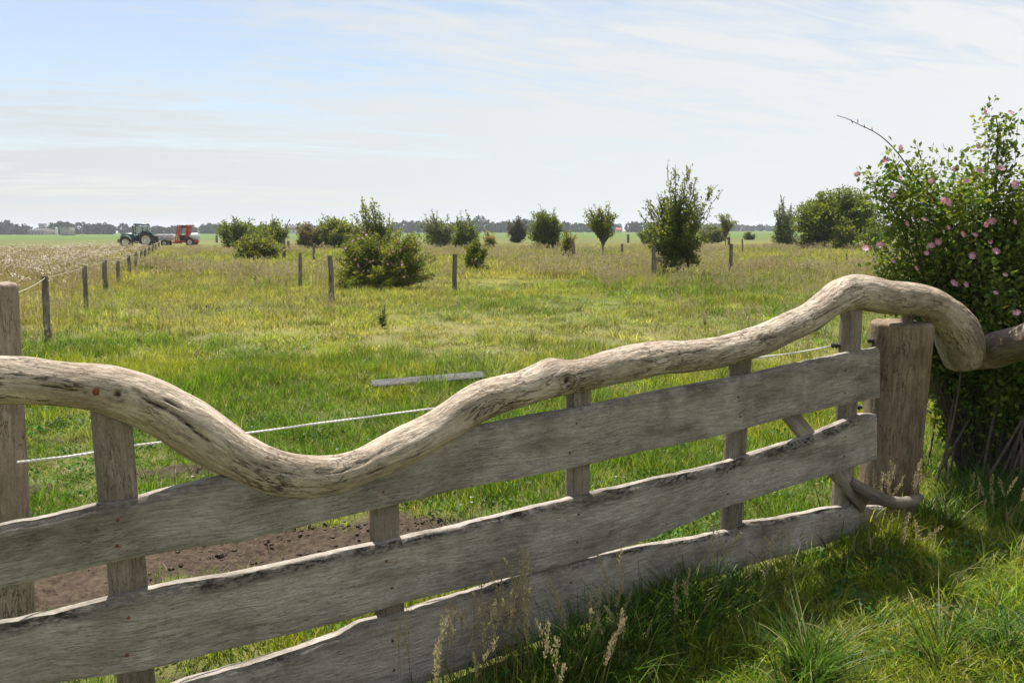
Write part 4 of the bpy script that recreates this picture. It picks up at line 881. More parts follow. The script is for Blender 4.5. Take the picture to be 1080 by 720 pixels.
# ------------------------------------------------------------------ far tree belts and farm buildings
def belt(y0, pts, label, seed, lm, dens=1.0, name='far_woodland', leafs=1.0):
    """pts: list of (px, top_py); trees on a line at distance y0"""
    rg = np.random.default_rng(seed); pts = np.array(pts, float); k = y0/F; P = []; A = []; S = []
    x = pts[0, 0]
    ti = []
    while x < pts[-1, 0]:
        top = np.interp(x, pts[:, 0], pts[:, 1])+rg.normal()*.6; q = atdist(x, top, y0); h = max(q.z, 2.5)*(.86+.22*rg.random()); wd = h*(.42+.3*rg.random()); cy = y0+rg.normal()*18
        n = int(240*dens); d = unit(rg.normal(size=(n, 3))); d[:, 2] = np.where(d[:, 2] < 0, d[:, 2]*.9, d[:, 2]); r_ = .72+.33*rg.random(n)
        lob = 1+.16*np.sin(d[:, 0]*7+rg.random()*6)+.12*np.sin(d[:, 2]*9+rg.random()*6)
        P.append(np.array((q.x, cy, h*.52))+d*(r_*lob)[:, None]*np.array((wd, wd, h*.5))); A.append(unit(d+rg.normal(size=(n, 3))*.6)); S.append(np.full(n, h*.19*leafs)*(.6+.8*rg.random(n))); ti.append(np.clip(rg.random()*.5+rg.random(n)*.5, 0, 1))
        x += wd/k*(.55+.5*rg.random())
    P = np.vstack(P); A = np.vstack(A); S = np.concatenate(S); P[:, 2] = np.maximum(P[:, 2], .1)
    me = leaves_mesh(P, A, unit(rg.normal(size=P.shape)+np.array([0, -.3, .7])), S, S*.8, np.concatenate(ti), lm, name)
    return tag(link(name, me), label, 'woodland', kind='stuff')
belt(620, [(-200, 235), (0, 235), (10, 238), (22, 241), (40, 240), (52, 237), (64, 238.5), (80, 237), (88, 232.5), (98, 237), (113, 237.5), (128, 238), (150, 240), (200, 240)], 'dark line of distant trees behind the left fields', 1, ML_FAR, 1.5)
belt(680, [(195, 240), (205, 238), (232, 237.5), (300, 238), (345, 238)], 'distant tree line behind the red machine', 2, ML_FAR, 1.5)
belt(720, [(415, 236), (450, 236), (495, 234), (508, 232.5), (520, 235), (545, 234), (590, 235), (622, 237), (680, 236), (690, 235)], 'distant tree line across the middle horizon', 3, ML_FAR, 1.6)
belt(1000, [(690, 237), (745, 236), (775, 237.5), (810, 238.5), (850, 239), (1300, 237)], 'thin hazy tree line on the right horizon', 4, ML_FAR, 1.4)
M_WALL = plain('farm_wall', (.36, .35, .33), .9, 0, .1, .2); M_ROOF = plain('farm_roof', (.10, .09, .09), .9, 0, .1, .3); M_WHT = plain('white_wall', (.75, .74, .70), .8, 0, .05, .3)
M_REDROOF = plain('red_roof', (.30, .09, .06), .8, 0, .1, .3); M_GLASS = plain('dark_glass', (.04, .05, .06), .15)
def house(px0, px1, pyt, pye, Y, label, wall, roof, name='farm_building', depth=12, flat=False, wins=3, cat='building'):
    a_, b_ = atdist(px0, pye, Y), atdist(px1, pye, Y); Wd = b_.x-a_.x; he = max(a_.z, 1.5); hr = atdist(px0, pyt, Y).z; cx = (a_.x+b_.x)/2
    root = empty(name, (cx, Y, 0)); tag(root, label, cat)
    G = Geo(); G.box((0, depth/2, he/2-.1), (Wd, depth, he+.2), bev=.005); G.obj('wall', wall, root, smooth=False)
    G = Geo()
    if flat: G.box((0, depth/2, he+.25), (Wd+.4, depth+.4, .4), bev=.05)
    else:
        V = [(-Wd/2-.4, -.5, he), (Wd/2+.4, -.5, he), (Wd/2+.4, depth+.5, he), (-Wd/2-.4, depth+.5, he), (-Wd/2-.4, depth/2, hr), (Wd/2+.4, depth/2, hr)]
        V = np.array(V+[(p[0], p[1], p[2]-.3) for p in V]); G.add(V, Q=[(0, 1, 5, 4), (2, 3, 4, 5), (6, 10, 11, 7), (8, 11, 10, 9), (0, 6, 7, 1), (2, 8, 9, 3)], T=[(1, 2, 5), (3, 0, 4), (7, 11, 8), (9, 10, 6)])
        V2 = np.array([(sx*Wd/2, yy, zz_) for sx in (-1, 1) for (yy, zz_) in ((0, he-.05), (depth, he-.05), (depth/2, hr-.35))])
    G.obj('roof', roof, root, smooth=False)
    if not flat:
        G = Geo(); G.add(V2, T=[(0, 2, 1), (3, 4, 5)]); G.V[0][:3, 0] += .01; G.obj('gable', wall, root, smooth=False)
    for i in range(wins):
        G = Geo(); G.box(((i+.5)/wins*Wd-Wd/2, -.03, he*.5), (Wd/wins*.35, .12, he*.35), bev=.02); G.obj('window', M_GLASS, root, smooth=False)
house(29, 46, 241.2, 243.5, 560, 'long low grey barn on the left horizon', M_WALL, M_ROOF, depth=16, wins=5)
house(40.5, 46, 236.2, 236.6, 575, 'square grey tower block behind the long low barn', M_WALL, M_ROOF, name='tower_building', depth=4, flat=True, wins=2)
house(63, 72.2, 240.2, 240.5, 420, 'plain grey windowless block at the edge of the left trees', M_WALL, M_WALL, name='grey_shed', depth=6, flat=True, wins=0)
b = ground(60, 252); G = Geo(); b = Vector(atdist(60, 248, 430)); G.lathe([(0, 0), (.62, 0), (.62, 4.0), (.45, 4.35), (0, 4.5)], 'Z', 20)
tag(G.obj('silo', M_WHT, None, (b.x, 430, 0)), 'slim white feed silo left of the grey block', 'silo')
house(303, 316, 237.3, 242, 640, 'small white farmhouse seen between two hedge bushes', M_WHT, M_ROOF, name='farmhouse', depth=8, wins=3, cat='house')
house(650.5, 656, 240.3, 242.6, 640, 'tiny red roofed house on the horizon right of the small tree', M_WHT, M_REDROOF, name='farmhouse', depth=8, wins=2, cat='house')

# ------------------------------------------------------------------ tractor, trailer and red machine
M_TEAL = plain('teal_paint', (.010, .065, .075), .35, 0, .15, 3); M_TYRE = plain('tyre', (.022, .021, .02), .85, 0, .3, 8, .3, (.07, .055, .04)); M_RIM = plain('white_rim', (.55, .55, .52), .5, 0, .15, 5)
M_IRON = plain('black_iron', (.03, .03, .032), .6, .2, .2, 5); M_REDP = plain('red_paint', (.48, .035, .02), .4, 0, .12, 3); M_TANK = plain('white_tank', (.62, .66, .63), .45, 0, .08, 2, 0); M_GREY = plain('grey_plastic', (.38, .38, .37), .5, 0, .1, 3)
def glassm():
    m, nt = mat('cab_glass'); p = nt.n('ShaderNodeBsdfPrincipled', Base_Color=(.55, .66, .66), Roughness=.03); nt.put(p.inputs['Transmission Weight'], 0.0); nt.put(p.inputs['Alpha'], .30)
    out(nt, p.outputs[0]); return m
M_CAB = glassm()
def wheel(parent, c_, r_, w_, rimr, n=44, rimmat=None):
    G = Geo(); pr = [(rimr, -w_*.40), (r_*.84, -w_*.5), (r_*.95, -w_*.46), (r_, -w_*.30), (r_, w_*.30), (r_*.95, w_*.46), (r_*.84, w_*.5), (rimr, w_*.40), (rimr, -w_*.40)]
    G.lathe(pr, 'Y', n)
    for k in range(22):
        for sd_ in (-1, 1):
            a_ = 2*np.pi*(k+(.5 if sd_ > 0 else 0))/22; rot = Matrix.Rotation(-a_, 4, 'Y') @ Matrix.Rotation(sd_*R(35), 4, 'X')
            G.box((r_*1.005*math.sin(a_)*1, sd_*w_*.24, r_*1.005*math.cos(a_)), (.05, w_*.5, .07), rot=Matrix.Rotation(a_, 4, 'Y') @ Matrix.Rotation(sd_*R(28), 4, 'Z'))
    wh = empty('wheel', c_); wh.parent = parent
    G.obj('tyre', M_TYRE, wh)
    G = Geo(); G.lathe([(0, -w_*.12), (rimr*.3, -w_*.14), (rimr*.35, -w_*.05), (rimr*.8, -w_*.02), (rimr*.92, -w_*.38), (rimr*1.02, -w_*.41), (rimr*1.02, w_*.41), (rimr*.92, w_*.38), (rimr*.8, w_*.02), (rimr*.35, w_*.05), (rimr*.3, w_*.14), (0, w_*.12)], 'Y', n)
    G.obj('rim', rimmat or M_RIM, wh); return wh
YT = 88.0
tb = atdist(147.8, 257, YT); tr = empty('tractor', (tb.x, YT, 0), R(180+16))
tag(tr, 'dark teal farm tractor with white wheel rims parked at the end of the wire fence', 'tractor')
tr.scale = (.87, .87, .93)
def bx(name, c_, d_, m_, par, rot=None, taper=1.0, bev=.08):
    G = Geo(); G.box(c_, d_, rot=rot, taper=taper, bev=bev); return G.obj(name, m_, par, smooth=False)
# +x is forward (drives to the photo's left)
for sy in (-1, 1):
    wheel(tr, (-.85, sy*.85, .86), .86, .5, .50); wheel(tr, (1.55, sy*.80, .62), .62, .40, .36)
    G = Geo(); th = np.linspace(R(-5), R(150), 14)
    pv = [( -.85+1.02*math.cos(t_), sy*.85, .86+1.02*math.sin(t_)) for t_ in th]; V = []
    for p_ in pv:
        for (dy, dr) in ((-.28, 0), (.28, 0), (.28, .05), (-.28, .05)): V.append((p_[0], p_[1]+dy, p_[2]+dr))
    Q = [(i*4+j, i*4+(j+1) % 4, i*4+4+(j+1) % 4, i*4+4+j) for i in range(13) for j in range(4)]; G.add(V, Q+[(3, 2, 1, 0), (52, 53, 54, 55)]); G.obj('rear_fender', M_TEAL, tr, smooth=False)
    G = Geo(); th = np.linspace(R(15), R(165), 12); V = []
    for t_ in th:
        for (dy, dr) in ((-.2, 0), (.2, 0), (.2, .05), (-.2, .05)): V.append((1.55+.74*math.cos(t_), sy*.80+dy, .62+(.74+dr)*math.sin(t_)))
    G.add(V, [(i*4+j, i*4+(j+1) % 4, i*4+4+(j+1) % 4, i*4+4+j) for i in range(11) for j in range(4)]+[(3, 2, 1, 0), (44, 45, 46, 47)]); G.obj('front_fender', M_GREY, tr, smooth=False)
    bx('headlight', (2.13, sy*.22, 1.32), (.06, .20, .12), M_RIM, tr)
    G = Geo(); G.tube([(.45, sy*.75, 2.45), (.5, sy*1.25, 2.5), (.5, sy*1.45, 2.48)], .025, 6); mr = G.obj('mirror', M_IRON, tr); bx('mirror_glass', (.5, sy*1.5, 2.32), (.06, .22, .4), M_IRON, mr)
bx('chassis', (.5, 0, .75), (3.2, .5, .55), M_IRON, tr)
hd = bx('hood', (1.35, 0, 1.28), (1.55, .80, .72), M_TEAL, tr, taper=.86, bev=.14); bx('grille', (2.14, 0, 1.2), (.05, .6, .5), M_IRON, tr)
bx('front_weight', (2.35, 0, .75), (.35, .8, .4), M_IRON, tr); bx('rear_linkage', (-1.9, 0, .95), (.5, .9, .8), M_IRON, tr)
bx('cab_floor', (-.2, 0, 1.15), (1.5, 1.1, .45), M_TEAL, tr); rf = bx('cab_roof', (-.30, 0, 2.68), (1.75, 1.45, .20), M_TEAL, tr, taper=.92, bev=.2)
G = Geo(); G.lathe([(0, 0), (.06, 0), (.06, .12), (.03, .16), (0, .16)], 'Z', 10, c=(-.8, .5, 2.78)); G.obj('beacon', plain('amber', (.8, .3, .03), .3), tr)
for (x0, x1, sy) in ((.42, .30, -1), (.42, .30, 1), (-.45, -.45, -1), (-.45, -.45, 1), (-1.1, -1.05, -1), (-1.1, -1.05, 1)):
    G = Geo(); G.tube([(x0, sy*.6, 1.3), (x1, sy*.62, 2.6)], .045, 6); G.obj('cab_pillar', M_IRON, tr)
for sy in (-1, 1): bx('cab_window', (-.05, sy*.605, 1.95), (.70, .02, 1.15), M_CAB, tr, bev=.01); bx('cab_window', (-.78, sy*.605, 1.95), (.52, .02, 1.15), M_CAB, tr, bev=.01)
bx('windscreen', (.37, 0, 1.95), (.02, 1.12, 1.15), M_CAB, tr, bev=.01); bx('rear_window', (-1.09, 0, 1.95), (.02, 1.12, 1.15), M_CAB, tr, bev=.01)
st = bx('seat', (-.55, 0, 1.5), (.5, .5, .16), M_IRON, tr); bx('seat_back', (-.78, 0, 1.85), (.14, .5, .65), M_IRON, st)
G = Geo(); G.tube([(.75, -.36, 1.5), (.75, -.38, 2.55)], .05, 8); G.obj('exhaust', M_IRON, tr)
# pale trailer
q = atdist(171.5, 256, 92); tl = empty('flat_trailer', (q.x, 93, 0), R(8)); tag(tl, 'pale low trailer with crates between the tractor and the red machine', 'trailer')
bx('bed', (0, 0, .75), (1.9, 1.6, .16), M_GREY, tl); bx('drawbar', (-1.3, 0, .7), (.9, .12, .1), M_IRON, tl)
for k, xx in enumerate((-.62, 0, .62)):
    cr = bx('crate', (xx, 0, 1.12), (.56, 1.3, .56), plain(f'pale_crate_{k}', (.55, .52, .60), .6), tl); 
for sy in (-1, 1): wheel(tl, (0, sy*.75, .38), .38, .22, .2)
# red and white sprayer
q = atdist(193, 256, 90); sp_ = empty('field_sprayer', (q.x, 91, 0), R(4)); sp_.scale = (.80, .85, .93); tag(sp_, 'red farm machine with tall folded frames and a white tank beside the tractor', 'farm machine')
bx('chassis', (.1, 0, .62), (3.1, .9, .25), M_REDP, sp_); bx('drawbar', (-1.6, 0, .5), (.7, .2, .2), M_REDP, sp_)
for sy in (-1, 1):
    wheel(sp_, (.75, sy*.8, .55), .55, .35, .3)
    for nm, (xa, za, xb, zb, wd) in {'left_frame': (-1.35, .35, -.72, 2.62, .30), 'right_frame': (.15, .9, .55, 2.60, .26)}.items():
        G = Geo()
        for dx in (-wd/2, wd/2): G.tube([(xa+dx, sy*.5, za), (xb+dx, sy*.5, zb)], .07, 6)
        for t_ in np.linspace(.06, .98, 12): G.tube([(xa+(xb-xa)*t_-wd/2, sy*.5, za+(zb-za)*t_), (xa+(xb-xa)*t_+wd/2, sy*.5, za+(zb-za)*t_)], .05, 5)
        G.obj('folded_frame', M_REDP, sp_)
G = Geo()
for xx in (-.72, .55): G.tube([(xx, -.5, 2.55), (xx, .5, 2.55)], .08, 6)
G.obj('cross_bar', M_REDP, sp_); bx('hose_reel', (-.1, 0, 2.42), (.75, .8, .32), M_IRON, sp_); bx('pump_box', (-.35, 0, 1.05), (.95, .9, .75), M_IRON, sp_); bx('red_mast', (.28, -.2, 1.5), (.18, .18, 2.0), M_REDP, sp_, rot=Matrix.Rotation(R(12), 4, 'Y'))
G = Geo(); G.lathe([(0, -.85), (.45, -.84), (.66, -.72), (.72, -.5), (.72, .5), (.66, .72), (.45, .84), (0, .85)], 'X', 26); V = G.V[0]; V *= np.array((.72, .72, .62)); V += np.array((1.2, 0, 1.2)); G.obj('white_tank', M_TANK, sp_)
G = Geo(); G.tube([(1.75, -.3, 1.5), (1.85, -.3, 2.2), (1.45, -.3, 2.35)], .06, 8); G.obj('pipe', M_TANK, sp_)

# ------------------------------------------------------------------ grass
proto = bpy.data.collections.new('grass_kinds')       # not linked: only used by the scatter
def blades(n, rad, h, wd, lean, rg, segs=4, dry=.1, droop=.5, out_=.5):
    a_ = rg.random(n)*2*np.pi; rr = rad*np.sqrt(rg.random(n)); bx_, by_ = rr*np.cos(a_), rr*np.sin(a_)
    az = a_+rg.normal(size=n)*(1.6-out_); hh = h[0]+(h[1]-h[0])*rg.random(n)**1.3; ln = hh*(lean*(.2+.9*rg.random(n))+out_*lean*rr/max(rad, 1e-6)*.6)
    ww = wd*(.6+.8*rg.random(n)); u = np.linspace(0, 1, segs+1); V = []; B = []
    dx, dy = np.cos(az), np.sin(az); tw = rg.normal(size=n)*.9+az+np.pi/2; sx, sy = np.cos(tw), np.sin(tw)
    dr = droop*rg.random(n); r1 = rg.random(n); isd = (rg.random(n) < dry).astype(float)*(.5+.5*rg.random(n))
    for k, q in enumerate(u):
        cx = bx_+dx*ln*q**1.8; cy = by_+dy*ln*q**1.8; cz = hh*(q-dr*q**3*.55)-.012*(k == 0)
        wk = ww*(1-q**2.2*.95)*(.75+.5*q*(1-q)*2)*.5
        for sg in (-1, 1): V.append(np.stack([cx+sg*sx*wk, cy+sg*sy*wk, cz], 1)); B.append(np.stack([r1, np.full(n, q), isd], 1))
    K = 2*(segs+1); V = np.stack(V, 1).reshape(-1, 3); B = np.stack(B, 1).reshape(-1, 3); b_ = np.arange(n)*K
    Q = np.vstack([np.stack([b_+2*k, b_+2*k+1, b_+2*k+3, b_+2*k+2], 1) for k in range(segs)]); return V, B, Q
def stalks(n, rad, h, rg, sw=.0016, headw=.012, head=.28, nl=16, lean=.25, leafs=.009, dense=1.0):
    V = []; B = []; Q = []; T = []; nv = 0; tips_ = []
    G = Geo(); LP = []; LA = []; LL = []
    for i in range(n):
        a_ = rg.random()*6.28; r_ = rad*rg.random()**.5; az = rg.random()*6.28; hh = h[0]+(h[1]-h[0])*rg.random(); ln = hh*lean*rg.random()
        u = np.linspace(0, 1, 5)[:, None]; C = np.array([r_*math.cos(a_), r_*math.sin(a_), 0])+np.hstack([math.cos(az)*ln*u**2, math.sin(az)*ln*u**2, hh*(u-.04*u**3)])
        G.tube(C, np.linspace(sw, sw*.5, 5), 3, caps=False)
        f = 1-rg.random(nl)*head; idx = f*4; lo = np.clip(idx.astype(int), 0, 3); ff = (idx-lo)[:, None]; P = C[lo]*(1-ff)+C[lo+1]*ff
        env = headw*np.sin(np.clip((1-f)/head, 0.05, 1)*np.pi*.85+.2); d = rg.normal(size=(nl, 3)); d[:, 2] = abs(d[:, 2])*1.0+.4; d = unit(d)
        LP.append(P+d*(env*rg.random(nl))[:, None]); LA.append(unit(d+np.array([0, 0, 1.2]))); LL.append(leafs*(.7+.7*rg.random(nl)))
    return G, np.vstack(LP), np.vstack(LA), np.concatenate(LL)
def save_kind(name, parts):
    """parts: list of (V, B, faces, material index); faces quads or tris"""
    Vs = []; Bs = []; Qs = []; Ts = []; mq = []; mt = []; n0 = 0
    for (V, B, Fc, mi) in parts:
        Fc = np.asarray(Fc)+n0
        if Fc.shape[1] == 4: Qs.append(Fc); mq += [mi]*len(Fc)
        else: Ts.append(Fc); mt += [mi]*len(Fc)
        Vs.append(V); Bs.append(B); n0 += len(V)
    Fl = []
    if Qs: Fl.append(np.vstack(Qs))
    if Ts: Fl.append(np.vstack(Ts))
    me = mesh_np(name, np.vstack(Vs), Fl, [M_BLADE, M_SEED, M_WHITE], {'bv': np.vstack(Bs), 'tint': np.vstack(Bs)[:, 0]}, midx=mq+mt)
    o = bpy.data.objects.new(name, me); proto.objects.link(o)
rg = np.random.default_rng(77)
def seedpart(P, A, L, w_=.4):
    n = len(P); N = unit(rg.normal(size=(n, 3))); S = unit(np.cross(A, N)); L_ = L[:, None]
    V = np.stack([P, P+A*L_*.5+S*L_*w_*.5, P+A*L_, P+A*L_*.5-S*L_*w_*.5], 1).reshape(-1, 3); b_ = np.arange(n)*4
    return V, np.repeat(np.stack([rg.random(n), np.ones(n), np.zeros(n)], 1), 4, 0), np.stack([b_, b_+1, b_+2, b_+3], 1)
KINDS = {}
def reg(key, name): KINDS.setdefault(key, []).append(name)
cnt = 0
def nk(key):
    global cnt
    nm = f'{cnt:02d}_{key}'; cnt += 1; reg(key, cnt-1); return nm
for k in range(4): save_kind(nk('short'), [(*blades(46, .085, (.03, .085), .0042, .7, rg, 3, .14, .6), 0)])
for k in range(3): save_kind(nk('medium'), [(*blades(48, .10, (.07, .20), .0052, .55, rg, 4, .12, .7), 0)])
for k in range(3): save_kind(nk('lush'), [(*blades(46, .10, (.14, .36), .0072, .60, rg, 5, .14, .9), 0)])
for k in range(2): save_kind(nk('tuft'), [(*blades(90, .09, (.22, .50), .0075, .60, rg, 6, .08, 1.0, .9), 0)])
for k in range(2): save_kind(nk('thatch'), [(*blades(40, .11, (.02, .05), .0035, 2.6, rg, 3, .9, .7), 0)])
for k in range(3):      # seed stalks near
    G, P, A, L = stalks(4, .09, (.36, .66), rg, .0014, .021, .26, 90, .28, .0115); V = np.vstack(G.V); B = np.tile((.5, .8, .75), (len(V), 1))
    save_kind(nk('seed'), [(V, B, np.vstack(G.Q), 0), (*seedpart(P, A, L), 1), (*blades(22, .08, (.10, .26), .005, .5, rg, 4, .3, .7), 0)])
for k in range(3):      # wide mid-distance meadow tussock
    save_kind(nk('mid'), [(*blades(70, .26, (.07, .22), .009, .55, rg, 3, .16, .6), 0)])
for k in range(3):      # mid-distance seeding grass
    G, P, A, L = stalks(16, .28, (.30, .60), rg, .0022, .028, .25, 20, .25, .019); V = np.vstack(G.V); B = np.tile((.5, .8, .8), (len(V), 1))
    save_kind(nk('midseed'), [(V, B, np.vstack(G.Q), 0), (*seedpart(P, A, L, .5), 1), (*blades(40, .28, (.10, .32), .009, .4, rg, 3, .35, .5), 0)])
for k in range(2): save_kind(nk('far'), [(*blades(90, .75, (.10, .30), .028, .5, rg, 2, .15, .5), 0)])
for k in range(2):
    G, P, A, L = stalks(26, .75, (.35, .65), rg, .005, .06, .28, 12, .25, .045); V = np.vstack(G.V); B = np.tile((.5, .8, .8), (len(V), 1))
    save_kind(nk('farseed'), [(V, B, np.vstack(G.Q), 0), (*seedpart(P, A, L, .6), 1), (*blades(40, .7, (.15, .4), .026, .4, rg, 2, .4, .5), 0)])
for k in range(2):      # white umbels / daisies
    G, P, A, L = stalks(7, .45, (.35, .75), rg, .004, .05, .10, 7, .2, .040); V = np.vstack(G.V); B = np.tile((.5, .8, .2), (len(V), 1)); Pn = seedpart(P, unit(A*np.array([1, 1, .2])), L, .9)
    save_kind(nk('white'), [(V, B, np.vstack(G.Q), 0), (*Pn, 2), (*blades(30, .45, (.15, .4), .018, .4, rg, 2, .4, .5), 0)])
for k in range(2):      # clover-like broad leaves low in the sward
    n = 60; P = np.stack([rg.normal(size=n)*.06, rg.normal(size=n)*.06, .015+.05*rg.random(n)], 1); A = unit(np.stack([rg.normal(size=n), rg.normal(size=n), .25+.2*rg.random(n)], 1))
    V, B, Q = seedpart(P, A, .014+.012*rg.random(n), .8); V = V.reshape(n, 4, 3); V[:, :, 2] = V[:, :, 2]; B[:, 1] = .6; save_kind(nk('broad'), [(V.reshape(-1, 3), B, Q, 0)])
for k in range(2):      # tiny white daisies for the near lawn
    n = 3; P = np.repeat(np.stack([rg.normal(size=n)*.05, rg.normal(size=n)*.05, .06+.03*rg.random(n)], 1), 9, 0); a_ = np.tile(np.arange(9)/9*6.283, n); A = np.stack([np.cos(a_), np.sin(a_), np.full(9*n, .15)], 1)
    V, B, Q = seedpart(P, unit(A), np.full(9*n, .010), .5); save_kind(nk('daisy'), [(V, B, Q, 2)])
for k in range(3):      # clods
    th_, ph_ = np.meshgrid(np.linspace(0, np.pi, 5), np.linspace(0, 2*np.pi, 7)[:-1]); r_ = .02*(.7+.6*rg.random(th_.shape)); V = np.stack([r_*np.sin(th_)*np.cos(ph_), r_*np.sin(th_)*np.sin(ph_), r_*np.cos(th_)*.6], 2).reshape(-1, 3)
    Q = np.array([(i*5+j, i*5+j+1, ((i+1) % 6)*5+j+1, ((i+1) % 6)*5+j) for i in range(6) for j in range(4)]); save_kind(nk('clod'), [(V, np.tile((.5, .9, 0), (len(V), 1)), Q, 0)])
ng = bpy.data.node_groups.new('scatter', 'GeometryNodeTree'); ng.interface.new_socket('Geometry', in_out='INPUT', socket_type='NodeSocketGeometry'); ng.interface.new_socket('Geometry', in_out='OUTPUT', socket_type='NodeSocketGeometry')
N = ng.nodes; gi = N.new('NodeGroupInput'); go = N.new('NodeGroupOutput'); ci = N.new('GeometryNodeCollectionInfo'); ci.inputs['Collection'].default_value = proto; ci.inputs['Separate Children'].default_value = True; ci.inputs['Reset Children'].default_value = True
ip = N.new('GeometryNodeInstanceOnPoints'); ip.inputs['Pick Instance'].default_value = True
def na(nm, dt): a_ = N.new('GeometryNodeInputNamedAttribute'); a_.data_type = dt; a_.inputs['Name'].default_value = nm; return [o for o in a_.outputs if o.enabled][0]
lk = ng.links.new; lk(gi.outputs[0], ip.inputs['Points']); lk(ci.outputs[0], ip.inputs['Instance']); lk(na('idx', 'INT'), ip.inputs['Instance Index']); lk(na('rot', 'FLOAT_VECTOR'), ip.inputs['Rotation']); lk(na('scl', 'FLOAT_VECTOR'), ip.inputs['Scale']); lk(ip.outputs[0], go.inputs[0])
def scatter(name, label, x, y, kinds, scl, col, hs=None):
    n = len(x); P = np.stack([x, y, gz(x, y)], 1); me = mesh_np_points(name, P)
    idx = me.attributes.new('idx', 'INT', 'POINT'); idx.data.foreach_set('value', kinds.astype(np.int32))
    ro = me.attributes.new('rot', 'FLOAT_VECTOR', 'POINT'); rt = np.stack([rg.normal(size=n)*.08, rg.normal(size=n)*.08, rg.random(n)*6.283], 1).astype(np.float32); ro.data.foreach_set('vector', rt.ravel())
    s3 = np.stack([scl, scl, scl*(hs if hs is not None else 1)], 1).astype(np.float32); so = me.attributes.new('scl', 'FLOAT_VECTOR', 'POINT'); so.data.foreach_set('vector', s3.ravel())
    co = me.attributes.new('col', 'FLOAT_COLOR', 'POINT'); co.data.foreach_set('color', np.hstack([col, np.ones((n, 1))]).astype(np.float32).ravel())
    o = link(name, me); md = o.modifiers.new('scatter', 'NODES'); md.node_group = ng; return tag(o, label, 'grass', kind='stuff')
def mesh_np_points(name, P):
    me = bpy.data.meshes.new(name); me.vertices.add(len(P)); me.vertices.foreach_set('co', P.astype(np.float32).ravel()); me.update(); return me
def pick(key, n): return rg.choice(KINDS[key], n)
def field(y0, y1, dens, xm=.78, mx=1.2, bias=1.0):
    """random points in the widened view wedge between two distances"""
    n = int(dens*((y1**2-y0**2)*xm + 2*mx*(y1-y0))); y = np.sqrt(y0**2+(y1**2-y0**2)*rg.random(n)) if y0 > 0 else y1*rg.random(n); x = (rg.random(n)*2-1)*(xm*y+mx); return x, y
gdist = lambda x, y: (x-GP.x)*GN.x+(y-GP.y)*GN.y        # >0 on the camera side of the gate
def jitter(c, a_=.18): return np.clip(c*(1+rg.normal(size=(len(c), 1))*a_)*(1+rg.normal(size=c.shape)*.04), .005, .8)
PSTX, PSTY = pb0.x, pb0.y
def clear(x, y):
    return (np.hypot(x-PSTX, y-PSTY) > .17) & (np.hypot(x-p0.x, y-p0.y) > .10) & (np.abs(gdist(x, y)-.05) > .06)
# 1 lawn behind the gate and in front
x, y = field(1.3, 10, 105); g_ = gdist(x, y); d_ = dirt(x, y); k = (rg.random(len(x)) > d_*1.02) & clear(x, y); x, y = x[k], y[k]; n = len(x)
nz_ = fb(x, y, .8, 3, 61); s_ = .75+.6*nz_+.2*rg.random(n); c_ = jitter(zonecol(x, y, (rg.random(n)-.5)*.8), .27); scatter('short_grass', 'short mown looking grass around the gate', x, y, pick('short', n), s_, c_, .7+.9*sst(.3, .7, nz_))
x, y = field(1.4, 12, 26); nz_ = fb(x, y, .7, 3, 71); g_ = gdist(x, y); k = (rg.random(len(x)) < sst(.44, .60, nz_+.10*(g_ > 0))) & (dirt(x, y) < .25) & clear(x, y); x, y = x[k], y[k]; n = len(x)
scatter('meadow_grass', 'longer grass patches behind and before the gate', x, y, pick('medium', n), .8+.5*rg.random(n), jitter(zonecol(x, y, (rg.random(n)-.7)*.5)), .8+.5*rg.random(n))
x, y = field(1.6, 5.6, 170); g_ = gdist(x, y); k = (g_ > .0) & (g_ < 1.9) & (dirt(x, y) < .5) & clear(x, y); x, y = x[k], y[k]; n = len(x)
scatter('front_grass', 'dense fresh grass on the near side of the gate', x, y, pick('medium', n), .6+.4*rg.random(n), jitter(lerp((.12, .21, .016), (.26, .29, .03), sst(.1, .8, rg.random(n)*.6+.5*fb(x, y, 1.4, 2, 6))), .25), .45+.35*rg.random(n))
x, y = field(1.6, 10, 16); k = (rg.random(len(x)) < .35+.6*sst(.45, .6, fb(x, y, .9, 2, 81))) & (dirt(x, y) < .8) & clear(x, y); x, y = x[k], y[k]; n = len(x); scatter('dry_thatch', 'dry straw lying between the grass', x, y, pick('thatch', n), .8+.5*rg.random(n), jitter(np.tile(STRAW, (n, 1))))
x, y = field(1.6, 7, 14); k = (dirt(x, y) < .15) & clear(x, y); x, y = x[k], y[k]; n = len(x); scatter('clover', 'low clover leaves in the near grass', x, y, pick('broad', n), .8+.6*rg.random(n), jitter(np.tile((.07, .15, .03), (n, 1))))
x, y = field(3, 11, 1.3); k = dirt(x, y) < .05; x, y = x[k], y[k]; n = len(x); scatter('daisies', 'tiny white daisies dotted over the near grass', x, y, pick('daisy', n), .8+.5*rg.random(n), jitter(np.tile((.7, .7, .7), (n, 1))))
x, y = field(2.4, 6.6, 700); k = (dirt(x, y) > .35) & (x < 0); x, y = x[k], y[k]; n = len(x); o = scatter('soil_clods', 'crumbly clods on the bare soil behind the gate', x, y, pick('clod', n), .12+.62*rg.random(n)**3, jitter(np.tile((.115, .085, .062), (n, 1)), .25))
